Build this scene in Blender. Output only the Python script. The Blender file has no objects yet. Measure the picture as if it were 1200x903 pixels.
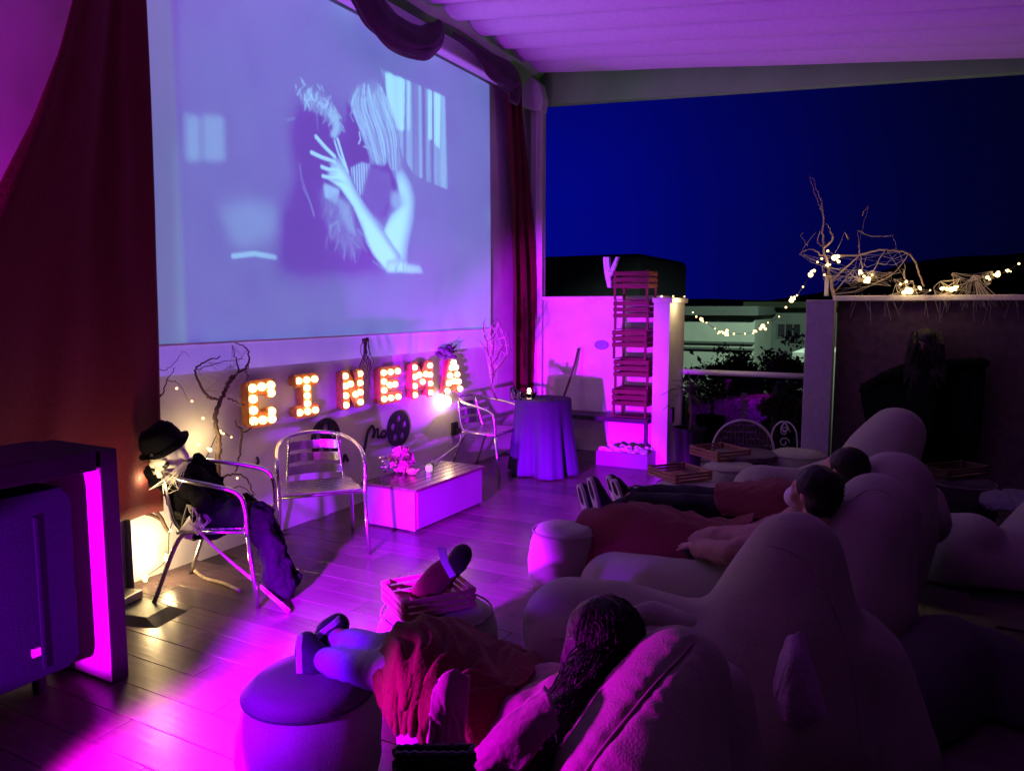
import bpy, bmesh, math, random
import numpy as np
from mathutils import Vector, Matrix, noise as mnoise
from mathutils.bvhtree import BVHTree
random.seed(7)
S = bpy.context.scene
COL = S.collection
R = math.radians
# ------------------------------------------------------------------ camera
FPX = 880.0; CAMH = 1.65
TH = math.atan(91.5 / FPX); PH = math.atan(473 / math.hypot(FPX, 91.5))
cd = bpy.data.cameras.new('camera'); cam = bpy.data.objects.new('camera', cd); COL.objects.link(cam)
cd.sensor_width = 36; cd.lens = 36 * FPX / 1200; cd.clip_end = 2000; cd.clip_start = .02
cam.location = (0, 0, CAMH); cam.rotation_euler = (math.pi / 2 - TH, 0, PH)
S.camera = cam
ROT = cam.rotation_euler.to_matrix()
def ray(px, py): return ROT @ Vector(((px - 600) / FPX, -(py - 451.5) / FPX, -1))
def at_z(px, py, z=0.0):
    d = ray(px, py); return Vector((0, 0, CAMH)) + d * ((z - CAMH) / d.z)
def at_x(px, py, x):
    d = ray(px, py); return Vector((0, 0, CAMH)) + d * (x / d.x)
def at_y(px, py, y):
    d = ray(px, py); return Vector((0, 0, CAMH)) + d * (y / d.y)
def at_f(px, py, F):                       # F = level distance along the viewing axis
    d = ray(px, py); k = math.hypot(FPX, 91.5) / FPX
    h = -d.x * math.sin(PH) + d.y * math.cos(PH)
    return Vector((0, 0, CAMH)) + d * (F / h)
def pxm(n, F): return n * F / 884.7        # n pixels at distance F in metres
# ------------------------------------------------------------------ render, world, light
S.render.engine = 'CYCLES'
S.cycles.use_denoising = True
try: S.cycles.denoiser = 'OPENIMAGEDENOISE'
except Exception: pass
S.cycles.use_light_tree = True
S.cycles.max_bounces = 6; S.cycles.diffuse_bounces = 3; S.cycles.transparent_max_bounces = 12
S.cycles.sample_clamp_indirect = 3.0
S.view_settings.view_transform = 'Standard'
try: S.view_settings.look = 'None'
except Exception: pass
S.view_settings.exposure = 0; S.view_settings.gamma = 1
W = bpy.data.worlds.new('World'); S.world = W; W.use_nodes = True
nt = W.node_tree; nt.nodes.clear()
sky = nt.nodes.new('ShaderNodeTexSky'); sky.sky_type = 'NISHITA'; sky.sun_disc = False
sky.sun_elevation = R(-4.0); sky.sun_rotation = R(-38.0); sky.altitude = 0
# deep blue dusk: the Nishita twilight plus a broad afterglow towards the left of the terrace
hs = nt.nodes.new('ShaderNodeMix'); hs.data_type = 'RGBA'; hs.blend_type = 'MULTIPLY'; hs.inputs[0].default_value = 1
hs.inputs[7].default_value = (.0, .001, .012, 1)
tcw = nt.nodes.new('ShaderNodeTexCoord'); dt = nt.nodes.new('ShaderNodeVectorMath'); dt.operation = 'DOT_PRODUCT'
dt.inputs[1].default_value = Vector((-.46, .885, .06)).normalized()
m1 = nt.nodes.new('ShaderNodeMath'); m1.operation = 'MULTIPLY_ADD'; m1.inputs[1].default_value = 18.0; m1.inputs[2].default_value = -18.0
m2 = nt.nodes.new('ShaderNodeMath'); m2.operation = 'EXPONENT'
sc_ = nt.nodes.new('ShaderNodeVectorMath'); sc_.operation = 'SCALE'; sc_.inputs[0].default_value = (.0, .001, .21)
ad = nt.nodes.new('ShaderNodeVectorMath'); ad.operation = 'ADD'
ad2 = nt.nodes.new('ShaderNodeVectorMath'); ad2.operation = 'ADD'; ad2.inputs[1].default_value = (.0006, .0006, .006)
bg = nt.nodes.new('ShaderNodeBackground'); bg.inputs[1].default_value = 1.0
wo = nt.nodes.new('ShaderNodeOutputWorld'); L_ = nt.links.new
L_(sky.outputs[0], hs.inputs[6]); L_(tcw.outputs['Generated'], dt.inputs[0]); L_(dt.outputs['Value'], m1.inputs[0]); L_(m1.outputs[0], m2.inputs[0]); L_(m2.outputs[0], sc_.inputs['Scale'])
nzw = nt.nodes.new('ShaderNodeTexNoise'); nzw.inputs['Scale'].default_value = 2.2; nzw.inputs['Detail'].default_value = 5
mrw = nt.nodes.new('ShaderNodeMapRange'); mrw.inputs[1].default_value = .3; mrw.inputs[2].default_value = .7; mrw.inputs[3].default_value = .80; mrw.inputs[4].default_value = 1.18
scw = nt.nodes.new('ShaderNodeVectorMath'); scw.operation = 'SCALE'
L_(tcw.outputs['Generated'], nzw.inputs['Vector']); L_(nzw.outputs[0], mrw.inputs[0]); L_(sc_.outputs[0], scw.inputs[0]); L_(mrw.outputs[0], scw.inputs['Scale']); L_(scw.outputs[0], ad.inputs[0]); L_(hs.outputs[2], ad.inputs[1]); L_(ad.outputs[0], ad2.inputs[0]); L_(ad2.outputs[0], bg.inputs[0]); L_(bg.outputs[0], wo.inputs[0])

def lamp(name, kind, loc, energy, color, target=None, size=.1, spot=60, blend=.5):
    l = bpy.data.lights.new(name, kind); o = bpy.data.objects.new(name, l); COL.objects.link(o)
    l.energy = energy; l.color = color; o.location = loc
    if kind in ('SPOT', 'POINT'): l.shadow_soft_size = size
    if kind == 'SPOT': l.spot_size = R(spot); l.spot_blend = blend
    if target is not None:
        o.rotation_euler = (Vector(target) - Vector(loc)).to_track_quat('-Z', 'Y').to_euler()
    return o
MAG = (.40, .0, 1.0); HOT = (.80, .0, 1.0); BLUE = (.14, .0, 1.0)
lamp('magenta_par_beam', 'SPOT', (-2.25, .85, .32), 4600, (.46, .0, 1.0), (-3.48, 7.6, .95), .05, 27, .6)
lamp('violet_par_wall', 'SPOT', (-2.2, 1.0, .4), 1700, (.30, .0, 1.0), (-4.08, 5.6, .35), .05, 28, .9)
lamp('magenta_par_floor', 'SPOT', (-2.35, .95, .75), 3200, HOT, (-2.25, 1.75, .0), .05, 58, 1.0)
lamp('violet_par_floor', 'SPOT', (-2.1, .6, 1.0), 11500, (.36, .0, 1.0), (-2.50, 3.3, .0), .05, 35, .6)
lamp('magenta_par_spill', 'SPOT', (-2.2, .9, .78), 340, HOT, (-.95, 1.42, .5), .06, 40, .7)
lamp('blue_par_spill', 'SPOT', (-2.0, .7, .8), 300, (.22, .0, 1.0), (-1.80, 1.95, .3), .06, 38, .8)
lamp('uplight_behind_curtain', 'SPOT', (-3.96, 1.1, .9), 600, HOT, (-4.12, 1.95, 2.35), .04, 40, .8)
lamp('cabinet_side_spot', 'SPOT', (-2.55, .25, .4), 520, HOT, (-3.12, 1.93, .5), .03, 31, .3)
lamp('purple_par_up', 'SPOT', (-3.8, 5.62, .12), 430, (.42, .0, 1.0), (-1.9, 5.2, 4.2), .06, 100, .8)
lamp('street_lamp_light', 'SPOT', (-.5, 17.0, 5.0), 2800, (.72, 1.0, .78), (-3.4, 24, -.4), .3, 70, .6)

# ------------------------------------------------------------------ materials
MATS = {}
def mat(name, col, rough=.6, metal=0.0, nscale=0, bump=0.0, var=0.0, emit=None, estr=0.0, rnd=0.0, spec=.5, alpha=1.0, trans=0.0, sheen=0.0, stretch=None, ior=1.45):
    if name in MATS: return MATS[name]
    m = bpy.data.materials.new(name); m.use_nodes = True; t = m.node_tree; b = t.nodes['Principled BSDF']
    b.inputs['Base Color'].default_value = (*col, 1); b.inputs['Roughness'].default_value = rough; b.inputs['Metallic'].default_value = metal
    b.inputs['Specular IOR Level'].default_value = spec; b.inputs['IOR'].default_value = ior
    if alpha < 1: b.inputs['Alpha'].default_value = alpha
    if trans: b.inputs['Transmission Weight'].default_value = trans
    if sheen: b.inputs['Sheen Weight'].default_value = sheen
    if emit: b.inputs['Emission Color'].default_value = (*emit, 1); b.inputs['Emission Strength'].default_value = estr
    cur = None
    if nscale:
        tc = t.nodes.new('ShaderNodeTexCoord'); src = tc.outputs['Object']
        if stretch:
            mp = t.nodes.new('ShaderNodeMapping'); mp.inputs['Scale'].default_value = stretch
            t.links.new(src, mp.inputs[0]); src = mp.outputs[0]
        n = t.nodes.new('ShaderNodeTexNoise'); n.inputs['Scale'].default_value = nscale; n.inputs['Detail'].default_value = 6
        t.links.new(src, n.inputs['Vector'])
        if var:
            r = t.nodes.new('ShaderNodeMapRange'); r.inputs[1].default_value = .3; r.inputs[2].default_value = .7
            r.inputs[3].default_value = 1 - var; r.inputs[4].default_value = 1 + var
            t.links.new(n.outputs[0], r.inputs[0]); cur = r.outputs[0]
        if bump:
            bp = t.nodes.new('ShaderNodeBump'); bp.inputs['Strength'].default_value = min(1, bump); bp.inputs['Distance'].default_value = .01
            t.links.new(n.outputs[0], bp.inputs['Height']); t.links.new(bp.outputs[0], b.inputs['Normal'])
    if rnd:
        oi = t.nodes.new('ShaderNodeObjectInfo'); r2 = t.nodes.new('ShaderNodeMapRange')
        r2.inputs[3].default_value = 1 - rnd; r2.inputs[4].default_value = 1 + rnd
        t.links.new(oi.outputs['Random'], r2.inputs[0])
        if cur:
            mu = t.nodes.new('ShaderNodeMath'); mu.operation = 'MULTIPLY'; t.links.new(cur, mu.inputs[0]); t.links.new(r2.outputs[0], mu.inputs[1]); cur = mu.outputs[0]
        else: cur = r2.outputs[0]
    if cur:
        mx = t.nodes.new('ShaderNodeVectorMath'); mx.operation = 'SCALE'; mx.inputs[0].default_value = col
        t.links.new(cur, mx.inputs['Scale']); t.links.new(mx.outputs[0], b.inputs['Base Color'])
    MATS[name] = m; return m
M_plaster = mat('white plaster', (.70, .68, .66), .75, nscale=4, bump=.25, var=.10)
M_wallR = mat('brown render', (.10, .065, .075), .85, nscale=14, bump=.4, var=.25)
M_cap = mat('coping stone', (.7, .68, .62), .6, nscale=20, bump=.2, var=.1)
M_post = mat('grey painted post', (.42, .4, .42), .55, nscale=18, bump=.15, var=.1)
M_white_metal = mat('white metal', (.7, .72, .68), .4, nscale=3, var=.06)
M_beam = mat('pale green beam', (.28, .72, .22), .55, nscale=3, var=.08)
M_canopy = mat('white canopy fabric', (.72, .68, .72), .8, nscale=30, bump=.15, var=.05)
M_rib = mat('canopy rib grey', (.45, .42, .46), .6)
M_plank = mat('dark wood plank', (.08, .05, .055), .27, nscale=3, bump=.10, var=.18, rnd=.28, stretch=(1.2, 14, 1))
M_floor = mat('dark floor base', (.03, .024, .022), .5, nscale=6, var=.2)
M_alu = mat('brushed aluminium', (.74, .73, .72), .26, 1.0, nscale=40, bump=.05, var=.08)
M_black = mat('black plastic', (.012, .012, .016), .45, nscale=40, bump=.1, var=.2)
M_cab = mat('black cabinet', (.016, .014, .022), .55, nscale=5, var=.2, spec=.25)
M_cabin = mat('white cabinet lining', (.7, .68, .7), .6)
M_spk = mat('navy speaker paint', (.006, .007, .028), .7, nscale=120, bump=.3, var=.25, spec=.2)
M_curt = mat('red velvet curtain', (.10, .004, .009), .9, nscale=60, bump=.25, var=.2, sheen=.1)
M_swag = mat('dark plum swag', (.03, .006, .016), .85, nscale=60, bump=.25, var=.25, sheen=.2)
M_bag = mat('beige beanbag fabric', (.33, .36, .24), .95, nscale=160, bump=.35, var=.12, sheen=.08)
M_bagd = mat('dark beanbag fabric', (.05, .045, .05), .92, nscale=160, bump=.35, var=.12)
M_seam = mat('beanbag seam', (.3, .25, .22), .9)
M_red = mat('red fleece', (.13, .003, .018), .95, nscale=90, bump=.5, var=.2, sheen=.1)
M_crate = mat('pine crate', (.28, .14, .09), .7, nscale=5, bump=.25, var=.25, rnd=.15, stretch=(1, 1, 8))
M_crate2 = mat('reddish crate', (.13, .022, .03), .7, nscale=5, bump=.25, var=.25, rnd=.15, stretch=(1, 1, 8))
M_twig = mat('dry bark', (.10, .065, .05), .85, nscale=40, bump=.4, var=.3)
M_twigp = mat('pale dry twig', (.38, .30, .22), .85, nscale=40, bump=.4, var=.3)
M_web = mat('cobweb fibre', (.5, .46, .4), .9)
M_bulb = mat('warm bulb', (1, .8, .5), .4, emit=(1, .66, .24), estr=4.2)
M_mbulb = mat('marquee bulb', (1, .8, .5), .4, emit=(1, .58, .2), estr=4.5)
M_wire = mat('dark wire', (.02, .02, .02), .6)
M_letter = mat('rusty red letter', (.5, .19, .06), .55, nscale=20, bump=.2, var=.3)
M_skin = mat('skin', (.5, .3, .22), .55, nscale=30, var=.06)
M_hair = mat('dark hair', (.012, .009, .008), .5, nscale=30, bump=.6, var=.3, stretch=(8, 8, 1))
M_mask = mat('white face mask', (.75, .75, .78), .8, nscale=40, bump=.2)
M_robe = mat('black robe', (.0035, .0033, .005), .95, nscale=40, bump=.4, var=.3, spec=.15)
M_denim = mat('pale blue trousers', (.35, .38, .55), .9, nscale=90, bump=.4, var=.12)
M_dark = mat('black trousers', (.012, .012, .014), .85, nscale=90, bump=.3, var=.2)
M_jacket = mat('pink jacket', (.30, .14, .22), .85, nscale=60, bump=.3, var=.1)
M_puffer = mat('brown padded sleeve', (.34, .2, .17), .8, nscale=40, bump=.3, var=.12)
M_shoe = mat('dark sneaker', (.02, .018, .03), .7, nscale=60, bump=.3)
M_sole = mat('pale shoe sole', (.6, .57, .58), .6, nscale=30, bump=.2)
M_skull = mat('pale bone mask', (.75, .72, .6), .6, nscale=12, bump=.3, var=.1)
M_cloth = mat('indigo tablecloth', (.026, .02, .06), .85, nscale=80, bump=.2, var=.1)
M_table = mat('white table paint', (.13, .125, .14), .4, nscale=4, var=.08)
M_tabtop = mat('dark table boards', (.06, .045, .035), .22, nscale=4, bump=.1, var=.3, rnd=.2, stretch=(1.2, 10, 1))
M_leaf = mat('dark foliage', (.014, .026, .010), .8, nscale=8, var=.4, rnd=.1)
M_yucca = mat('yucca leaf', (.05, .08, .035), .5, nscale=8, var=.3)
M_fac = mat('greenish facade', (.42, .47, .4), .85, nscale=2, bump=.1, var=.08)
M_facd = mat('dark facade', (.10, .12, .11), .85, nscale=2, bump=.1, var=.12)
M_glassd = mat('dark window glass', (.02, .02, .025), .15)
M_grass = mat('night ground', (.04, .05, .03), .95, nscale=.6, var=.4)
M_hill = mat('dark hillside', (.03, .038, .022), .95, nscale=.4, var=.5)
M_pot = mat('black pot', (.012, .012, .013), .5)
M_wick = mat('dark wicker', (.12, .09, .10), .7, nscale=60, bump=.4, var=.2)
M_pale = mat('pale lavender fabric', (.16, .15, .2), .9, nscale=60, bump=.5, var=.15)
M_pebble = mat('pale pebbles', (.55, .5, .52), .7, nscale=10, var=.3, rnd=.3)
M_wax = mat('candle wax', (.8, .7, .55), .5, emit=(1, .55, .2), estr=3)
M_flower = mat('dried pink petals', (.5, .16, .25), .8, nscale=20, bump=.3, var=.3)
M_silver = mat('silver decoration', (.8, .8, .82), .2, 1.0)
M_peg = mat('pale blue peg', (.6, .68, .8), .6, nscale=6, var=.1)
M_rattan = mat('black woven rattan', (.05, .05, .075), .6, nscale=60, bump=.3, var=.3)
M_steel = mat('pole steel', (.7, .68, .62), .3, 1.0)
def glass_mat():
    m = bpy.data.materials.new('clear glass'); m.use_nodes = True; t = m.node_tree; t.nodes.clear()
    o = t.nodes.new('ShaderNodeOutputMaterial'); mx = t.nodes.new('ShaderNodeMixShader'); tr = t.nodes.new('ShaderNodeBsdfTransparent')
    gl = t.nodes.new('ShaderNodeBsdfGlossy'); gl.inputs['Roughness'].default_value = .03; fr = t.nodes.new('ShaderNodeFresnel'); fr.inputs[0].default_value = 1.52
    tr.inputs[0].default_value = (.9, .95, .92, 1)
    t.links.new(fr.outputs[0], mx.inputs[0]); t.links.new(tr.outputs[0], mx.inputs[1]); t.links.new(gl.outputs[0], mx.inputs[2]); t.links.new(mx.outputs[0], o.inputs[0])
    return m
M_glass = glass_mat()

# ------------------------------------------------------------------ builders
class MB:
    def __init__(s): s.v = []; s.f = []
    def add(s, vs, fs):
        n = len(s.v); s.v += [tuple(v) for v in vs]; s.f += [tuple(i + n for i in f) for f in fs]; return s
    def box(s, c, d, rot=None):
        hx, hy, hz = d[0] / 2, d[1] / 2, d[2] / 2
        vs = [Vector((x, y, z)) for x in (-hx, hx) for y in (-hy, hy) for z in (-hz, hz)]
        if rot is not None: vs = [rot @ v for v in vs]
        vs = [v + Vector(c) for v in vs]
        return s.add(vs, [(0, 1, 3, 2), (4, 6, 7, 5), (0, 4, 5, 1), (2, 3, 7, 6), (0, 2, 6, 4), (1, 5, 7, 3)])
    def bar(s, a, b, w, h):                      # box beam from a to b
        a, b = Vector(a), Vector(b); d = b - a
        q = d.to_track_quat('X', 'Z').to_matrix(); return s.box((a + b) / 2, (d.length, w, h), q)
    def tube(s, pts, r, n=8, cap=True):
        pts = [Vector(p) for p in pts]; k = len(pts)
        rs = r if isinstance(r, (list, tuple)) else [r] * k
        up = None; rings = []
        for i in range(k):
            t = (pts[min(i + 1, k - 1)] - pts[max(i - 1, 0)])
            if t.length < 1e-9: t = Vector((0, 0, 1))
            t.normalize()
            if up is None: up = t.orthogonal().normalized()
            else:
                up = up - t * up.dot(t)
                up = up.normalized() if up.length > 1e-6 else t.orthogonal().normalized()
            w = t.cross(up)
            rings.append([pts[i] + (up * math.cos(2 * math.pi * j / n) + w * math.sin(2 * math.pi * j / n)) * rs[i] for j in range(n)])
        vs = [v for g in rings for v in g]
        fs = [(i * n + j, i * n + (j + 1) % n, (i + 1) * n + (j + 1) % n, (i + 1) * n + j) for i in range(k - 1) for j in range(n)]
        if cap: fs += [tuple(range(n - 1, -1, -1)), tuple((k - 1) * n + j for j in range(n))]
        return s.add(vs, fs)
    def lathe(s, prof, n=24, c=(0, 0, 0), sx=1, sy=1):
        vs = [(c[0] + r * math.cos(2 * math.pi * j / n) * sx, c[1] + r * math.sin(2 * math.pi * j / n) * sy, c[2] + z) for r, z in prof for j in range(n)]
        k = len(prof)
        fs = [(i * n + j, i * n + (j + 1) % n, (i + 1) * n + (j + 1) % n, (i + 1) * n + j) for i in range(k - 1) for j in range(n)]
        fs += [tuple(range(n - 1, -1, -1)), tuple((k - 1) * n + j for j in range(n))]
        return s.add(vs, fs)
    def ell(s, c, r, rot=None, n=12, m=8):
        vs = []; c = Vector(c)
        if not isinstance(r, (tuple, list)): r = (r, r, r)
        pts = [Vector((0, 0, -1))] + [Vector((math.cos(2 * math.pi * j / n) * math.cos(a), math.sin(2 * math.pi * j / n) * math.cos(a), math.sin(a))) for i in range(1, m) for a in [-math.pi / 2 + math.pi * i / m] for j in range(n)] + [Vector((0, 0, 1))]
        for p in pts:
            q = Vector((p.x * r[0], p.y * r[1], p.z * r[2]))
            if rot is not None: q = rot @ q
            vs.append(q + c)
        fs = [(0, 1 + (j + 1) % n, 1 + j) for j in range(n)]
        fs += [(1 + i * n + j, 1 + i * n + (j + 1) % n, 1 + (i + 1) * n + (j + 1) % n, 1 + (i + 1) * n + j) for i in range(m - 2) for j in range(n)]
        L = len(pts) - 1; b = 1 + (m - 2) * n
        fs += [(b + j, b + (j + 1) % n, L) for j in range(n)]
        return s.add(vs, fs)
    def cap(s, a, ra, b, rb, n=14):              # capsule for remeshing
        a, b = Vector(a), Vector(b); s.ell(a, ra, n=n, m=10); s.ell(b, rb, n=n, m=10)
        if (b - a).length > 1e-4:
            k = max(2, int((b - a).length / max(.25 * min(ra, rb), .004)))
            k = min(k, 14)
            for i in range(1, k): s.ell(a.lerp(b, i / k), ra + (rb - ra) * i / k, n=n, m=10)
        return s
    def chain(s, pts):                           # [(point, radius), ...]
        for (a, ra), (b, rb) in zip(pts, pts[1:]): s.cap(a, ra, b, rb)
        return s
    def prism(s, poly, y0, y1):                  # polygon in x,z swept along y
        n = len(poly); vs = [(x, y0, z) for x, z in poly] + [(x, y1, z) for x, z in poly]
        return s.add(vs, [tuple(range(n)), tuple(range(2 * n - 1, n - 1, -1))] + [(i, i + n, (i + 1) % n + n, (i + 1) % n) for i in range(n)])
    def mesh(s, name):
        me = bpy.data.meshes.new(name); me.from_pydata(s.v, [], s.f); me.update()
        bm = bmesh.new(); bm.from_mesh(me); bmesh.ops.recalc_face_normals(bm, faces=bm.faces); bm.to_mesh(me); bm.free()
        return me
def obj(name, mb, m=None, parent=None, loc=None, smooth=False, bevel=0, remesh=0, it=4, sub=0, fac=.5, disp=None):
    me = mb.mesh(name) if isinstance(mb, MB) else mb
    o = bpy.data.objects.new(name, me); COL.objects.link(o)
    if parent is not None: o.parent = parent
    if loc is not None: o.location = loc
    mods = False
    if remesh:
        r = o.modifiers.new('r', 'REMESH'); r.mode = 'VOXEL'; r.voxel_size = remesh; r.use_smooth_shade = True
        if it: q = o.modifiers.new('s', 'SMOOTH'); q.iterations = it; q.factor = fac
        mods = True
    if bevel: b = o.modifiers.new('b', 'BEVEL'); b.width = bevel; b.segments = 2; b.limit_method = 'ANGLE'; mods = True
    if sub: b = o.modifiers.new('u', 'SUBSURF'); b.levels = sub; b.render_levels = sub; mods = True
    if mods:
        dg = bpy.context.evaluated_depsgraph_get(); dg.update()
        me2 = bpy.data.meshes.new_from_object(o.evaluated_get(dg)); o.modifiers.clear(); o.data = me2; me2.name = name
    me = o.data
    if disp:
        sc, amp = disp
        nn = [v.normal.copy() for v in me.vertices]
        for v, n in zip(me.vertices, nn):
            p = o.matrix_basis @ v.co
            v.co += n * amp * mnoise.fractal(Vector(p) * sc, 1.0, 2.0, 3)
    if m:
        me.materials.clear(); me.materials.append(m)
    if smooth or remesh or sub:
        for p in me.polygons: p.use_smooth = True
    return o
def tag(o, label, cat, group=None):
    o['label'] = label; o['category'] = cat
    if group: o['group'] = group
    return o
def thing(name, label, cat, loc=(0, 0, 0), rz=0, group=None):
    o = bpy.data.objects.new(name, None); COL.objects.link(o); o.location = loc; o.rotation_euler = (0, 0, rz); o.empty_display_size = .05
    return tag(o, label, cat, group)
def struct(o): o['kind'] = 'structure'; return o
def kids(o): return [c for c in bpy.data.objects if c.parent == o]
def dup(root, loc, rz, label, group=None, scale=None):
    def cp(o, par):
        c = o.copy(); COL.objects.link(c)
        if par is not None: c.parent = par
        for ch in tree.get(o.name, []): cp(ch, c)
        return c
    tree = {}
    for q in bpy.data.objects:
        if q.parent: tree.setdefault(q.parent.name, []).append(q)
    c = cp(root, None); c.location = loc; c.rotation_euler = (0, 0, rz); c['label'] = label
    if group: c['group'] = group
    if scale: c.scale = (scale,) * 3
    return c
def curve_mesh(name, polys, depth, bevel=0.0):
    cu = bpy.data.curves.new(name, 'CURVE'); cu.dimensions = '2D'; cu.fill_mode = 'BOTH'; cu.extrude = depth / 2; cu.bevel_depth = bevel; cu.bevel_resolution = 1
    for p in polys:
        sp = cu.splines.new('POLY'); sp.points.add(len(p) - 1); sp.use_cyclic_u = True
        for i, (x, y) in enumerate(p): sp.points[i].co = (x, y, 0, 1)
    o = bpy.data.objects.new('tmp_curve', cu); COL.objects.link(o)
    dg = bpy.context.evaluated_depsgraph_get(); dg.update()
    me = bpy.data.meshes.new_from_object(o.evaluated_get(dg)); me.name = name
    bpy.data.objects.remove(o); return me
def circ(cx, cy, r, n=24): return [(cx + r * math.cos(2 * math.pi * i / n), cy + r * math.sin(2 * math.pi * i / n)) for i in range(n)]
def bez(pts, n=12):                              # smooth curve through points (Catmull-Rom)
    P = [Vector(p) for p in pts]; P = [2 * P[0] - P[1]] + P + [2 * P[-1] - P[-2]]; out = []
    for i in range(1, len(P) - 2):
        for j in range(n):
            t = j / n; a, b, c, d = P[i - 1:i + 3]
            out.append(.5 * ((2 * b) + (c - a) * t + (2 * a - 5 * b + 4 * c - d) * t * t + (3 * b - a - 3 * c + d) * t ** 3))
    out.append(P[-2]); return out
def sheet(name, nu, nv, fn, m, parent=None, thick=.006, wrap=False):
    vs = [Vector(fn(i / nu, j / nv)) for i in range(nu + 1) for j in range(nv + 1)]
    fs = [(i * (nv + 1) + j, (i + 1) * (nv + 1) + j, (i + 1) * (nv + 1) + j + 1, i * (nv + 1) + j + 1) for i in range(nu) for j in range(nv)]
    mb = MB().add(vs, fs); me = mb.mesh(name); o = bpy.data.objects.new(name, me); COL.objects.link(o)
    if thick:
        s = o.modifiers.new('t', 'SOLIDIFY'); s.thickness = thick; s.offset = 0
        dg = bpy.context.evaluated_depsgraph_get(); dg.update()
        o2 = bpy.data.meshes.new_from_object(o.evaluated_get(dg)); o.modifiers.clear(); o.data = o2; o2.name = name
    o.data.materials.clear(); o.data.materials.append(m)
    for p in o.data.polygons: p.use_smooth = True
    if parent: o.parent = parent
    return o
def nz(x, y=0.0, z=0.0): return mnoise.noise(Vector((x, y, z)))

# ================================================================== SETTING
WX = -4.08; FY = 8.0
struct(obj('terrace_slab', MB().box((-.6, 3.0, -.12), (7.2, 10.4, .2)), M_floor))
g = MB(); N = 24
g.add([(-400, -400, -6), (400, -400, -6), (400, 600, -6), (-400, 600, -6)], [(0, 1, 2, 3)])
struct(obj('ground', g, M_grass))
# floor planks, each one a piece of the floor
fl = struct(obj('floor', MB().box((-.6, 3.0, -.014), (7.1, 10.3, .006)), M_floor))
pm = MB().box((0, 0, 0), (.8975, .1775, .012)).mesh('plank')
ptmp = obj('tmp', pm, M_plank, bevel=.0016); pmesh = ptmp.data; bpy.data.objects.remove(ptmp)
row = 0; y = 1.0
while y < 8.1:
    off = (row * .33) % .9
    x = -4.08 + .45 - off
    while x < .75:
        if x > -4.3:
            o = bpy.data.objects.new('plank', pmesh); COL.objects.link(o); o.parent = fl
            xx = max(x, -4.08 + .45); o.location = (x, y, -.0055 + random.uniform(-.0006, .0006)); o.rotation_euler = (random.uniform(-.001, .001), 0, 0)
        x += .9
    y += .18; row += 1
# walls
struct(obj('wall_screen', MB().box((WX - .1, 3.2, 2.1), (.2, 10.2, 4.9)), M_plaster))
wf = thing('parapet_wall', 'white rendered parapet wall flooded in magenta light at the far end', 'wall')
obj('wall', MB().box((-3.24, FY + .1, .86), (1.68, .2, 1.74)), M_plaster, wf)
obj('coping', MB().box((-3.24, FY + .09, 1.752), (1.68, .26, .045)), M_cap, wf, bevel=.005)
pl = thing('wall_pillar', 'square white wall pillar with yellow lit right side beside the glass railing', 'pillar')
obj('pillar', MB().box((-2.305, 7.865, .85), (.17, .57, 1.7)), M_plaster, pl, bevel=.004)
obj('coping', MB().box((-2.295, 7.865, 1.722), (.21, .61, .05)), M_cap, pl, bevel=.006)
obj('junction_box', MB().box((-2.212, 7.72, .52), (.03, .09, .16)), M_black, pl, bevel=.006)
rl = thing('glass_railing', 'glass balustrade with pale round handrail between the pillar and the grey post', 'railing')
hr = MB().tube([(-2.2, 8.08, .955), (-.85, 8.08, .955)], .03, 12)
obj('handrail', hr, M_white_metal, rl, smooth=True)
obj('glass_pane', MB().box((-1.54, 8.08, .50), (1.27, .012, .78)), M_glass, rl)
obj('bottom_channel', MB().box((-1.54, 8.08, .05), (1.27, .06, .1)), M_white_metal, rl)
po = thing('terrace_post', 'grey violet square post at the left end of the dark wall', 'post')
obj('post', MB().box((-.80, 7.82, .86), (.25, .2, 1.72)), M_post, po, bevel=.005)
wr = thing('dark_wall', 'dark brown rendered wall under the tangle of cobweb and fairy lights', 'wall')
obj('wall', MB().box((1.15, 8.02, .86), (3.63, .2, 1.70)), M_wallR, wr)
obj('coping', MB().box((1.13, 8.0, 1.735), (3.67, .3, .05)), M_cap, wr, bevel=.006)
obj('coping_upstand', MB().box((-.775, 7.97, 1.86), (.035, .06, .2)), M_cap, wr, bevel=.003)
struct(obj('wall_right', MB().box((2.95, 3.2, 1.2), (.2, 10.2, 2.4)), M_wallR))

# canopy
cn = thing('retractable_canopy', 'white pleated fabric canopy roof glowing purple overhead', 'canopy')
def ceil_z(x): return 4.34 - .115 * (x + 3.9)
yy = [7.96 - .43 * i for i in range(21)]
for i in range(20):
    a, b = yy[i + 1], yy[i]
    def fn(u, v, a=a, b=b):
        x = -3.82 + 6.6 * u; yv = a + (b - a) * v
        return (x, yv, ceil_z(x) - .085 * math.sin(math.pi * v) ** .8 + .01 * nz(x * 1.3, yv * 3, i))
    sheet('canopy_panel', 14, 8, fn, M_canopy, cn, thick=.004)
    obj('rib', MB().bar((-3.82, b, ceil_z(-3.82) + .012), (2.78, b, ceil_z(2.78) + .012), .035, .03), M_rib, cn)
fb = thing('fascia_beam', 'pale greenish fascia beam under the far edge of the canopy', 'beam')
m_ = MB(); m_.prism([(-4.3, 4.0), (2.9, 3.56), (2.9, 3.62), (-4.3, 4.42)], 8.09, 8.2)
obj('beam', m_, M_beam, fb)
sb = thing('side_beam', 'pale green canopy beam running along the top of the screen wall', 'beam')
def sbf(u, v):
    yv = 8.0 - 8.5 * u
    return (-4.06 + .28 * v, yv, 4.16 + .20 * v + .03 * math.sin(yv * 5.2) * (1 - v))
sheet('valance', 60, 6, sbf, M_beam, sb, thick=.01)
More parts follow.
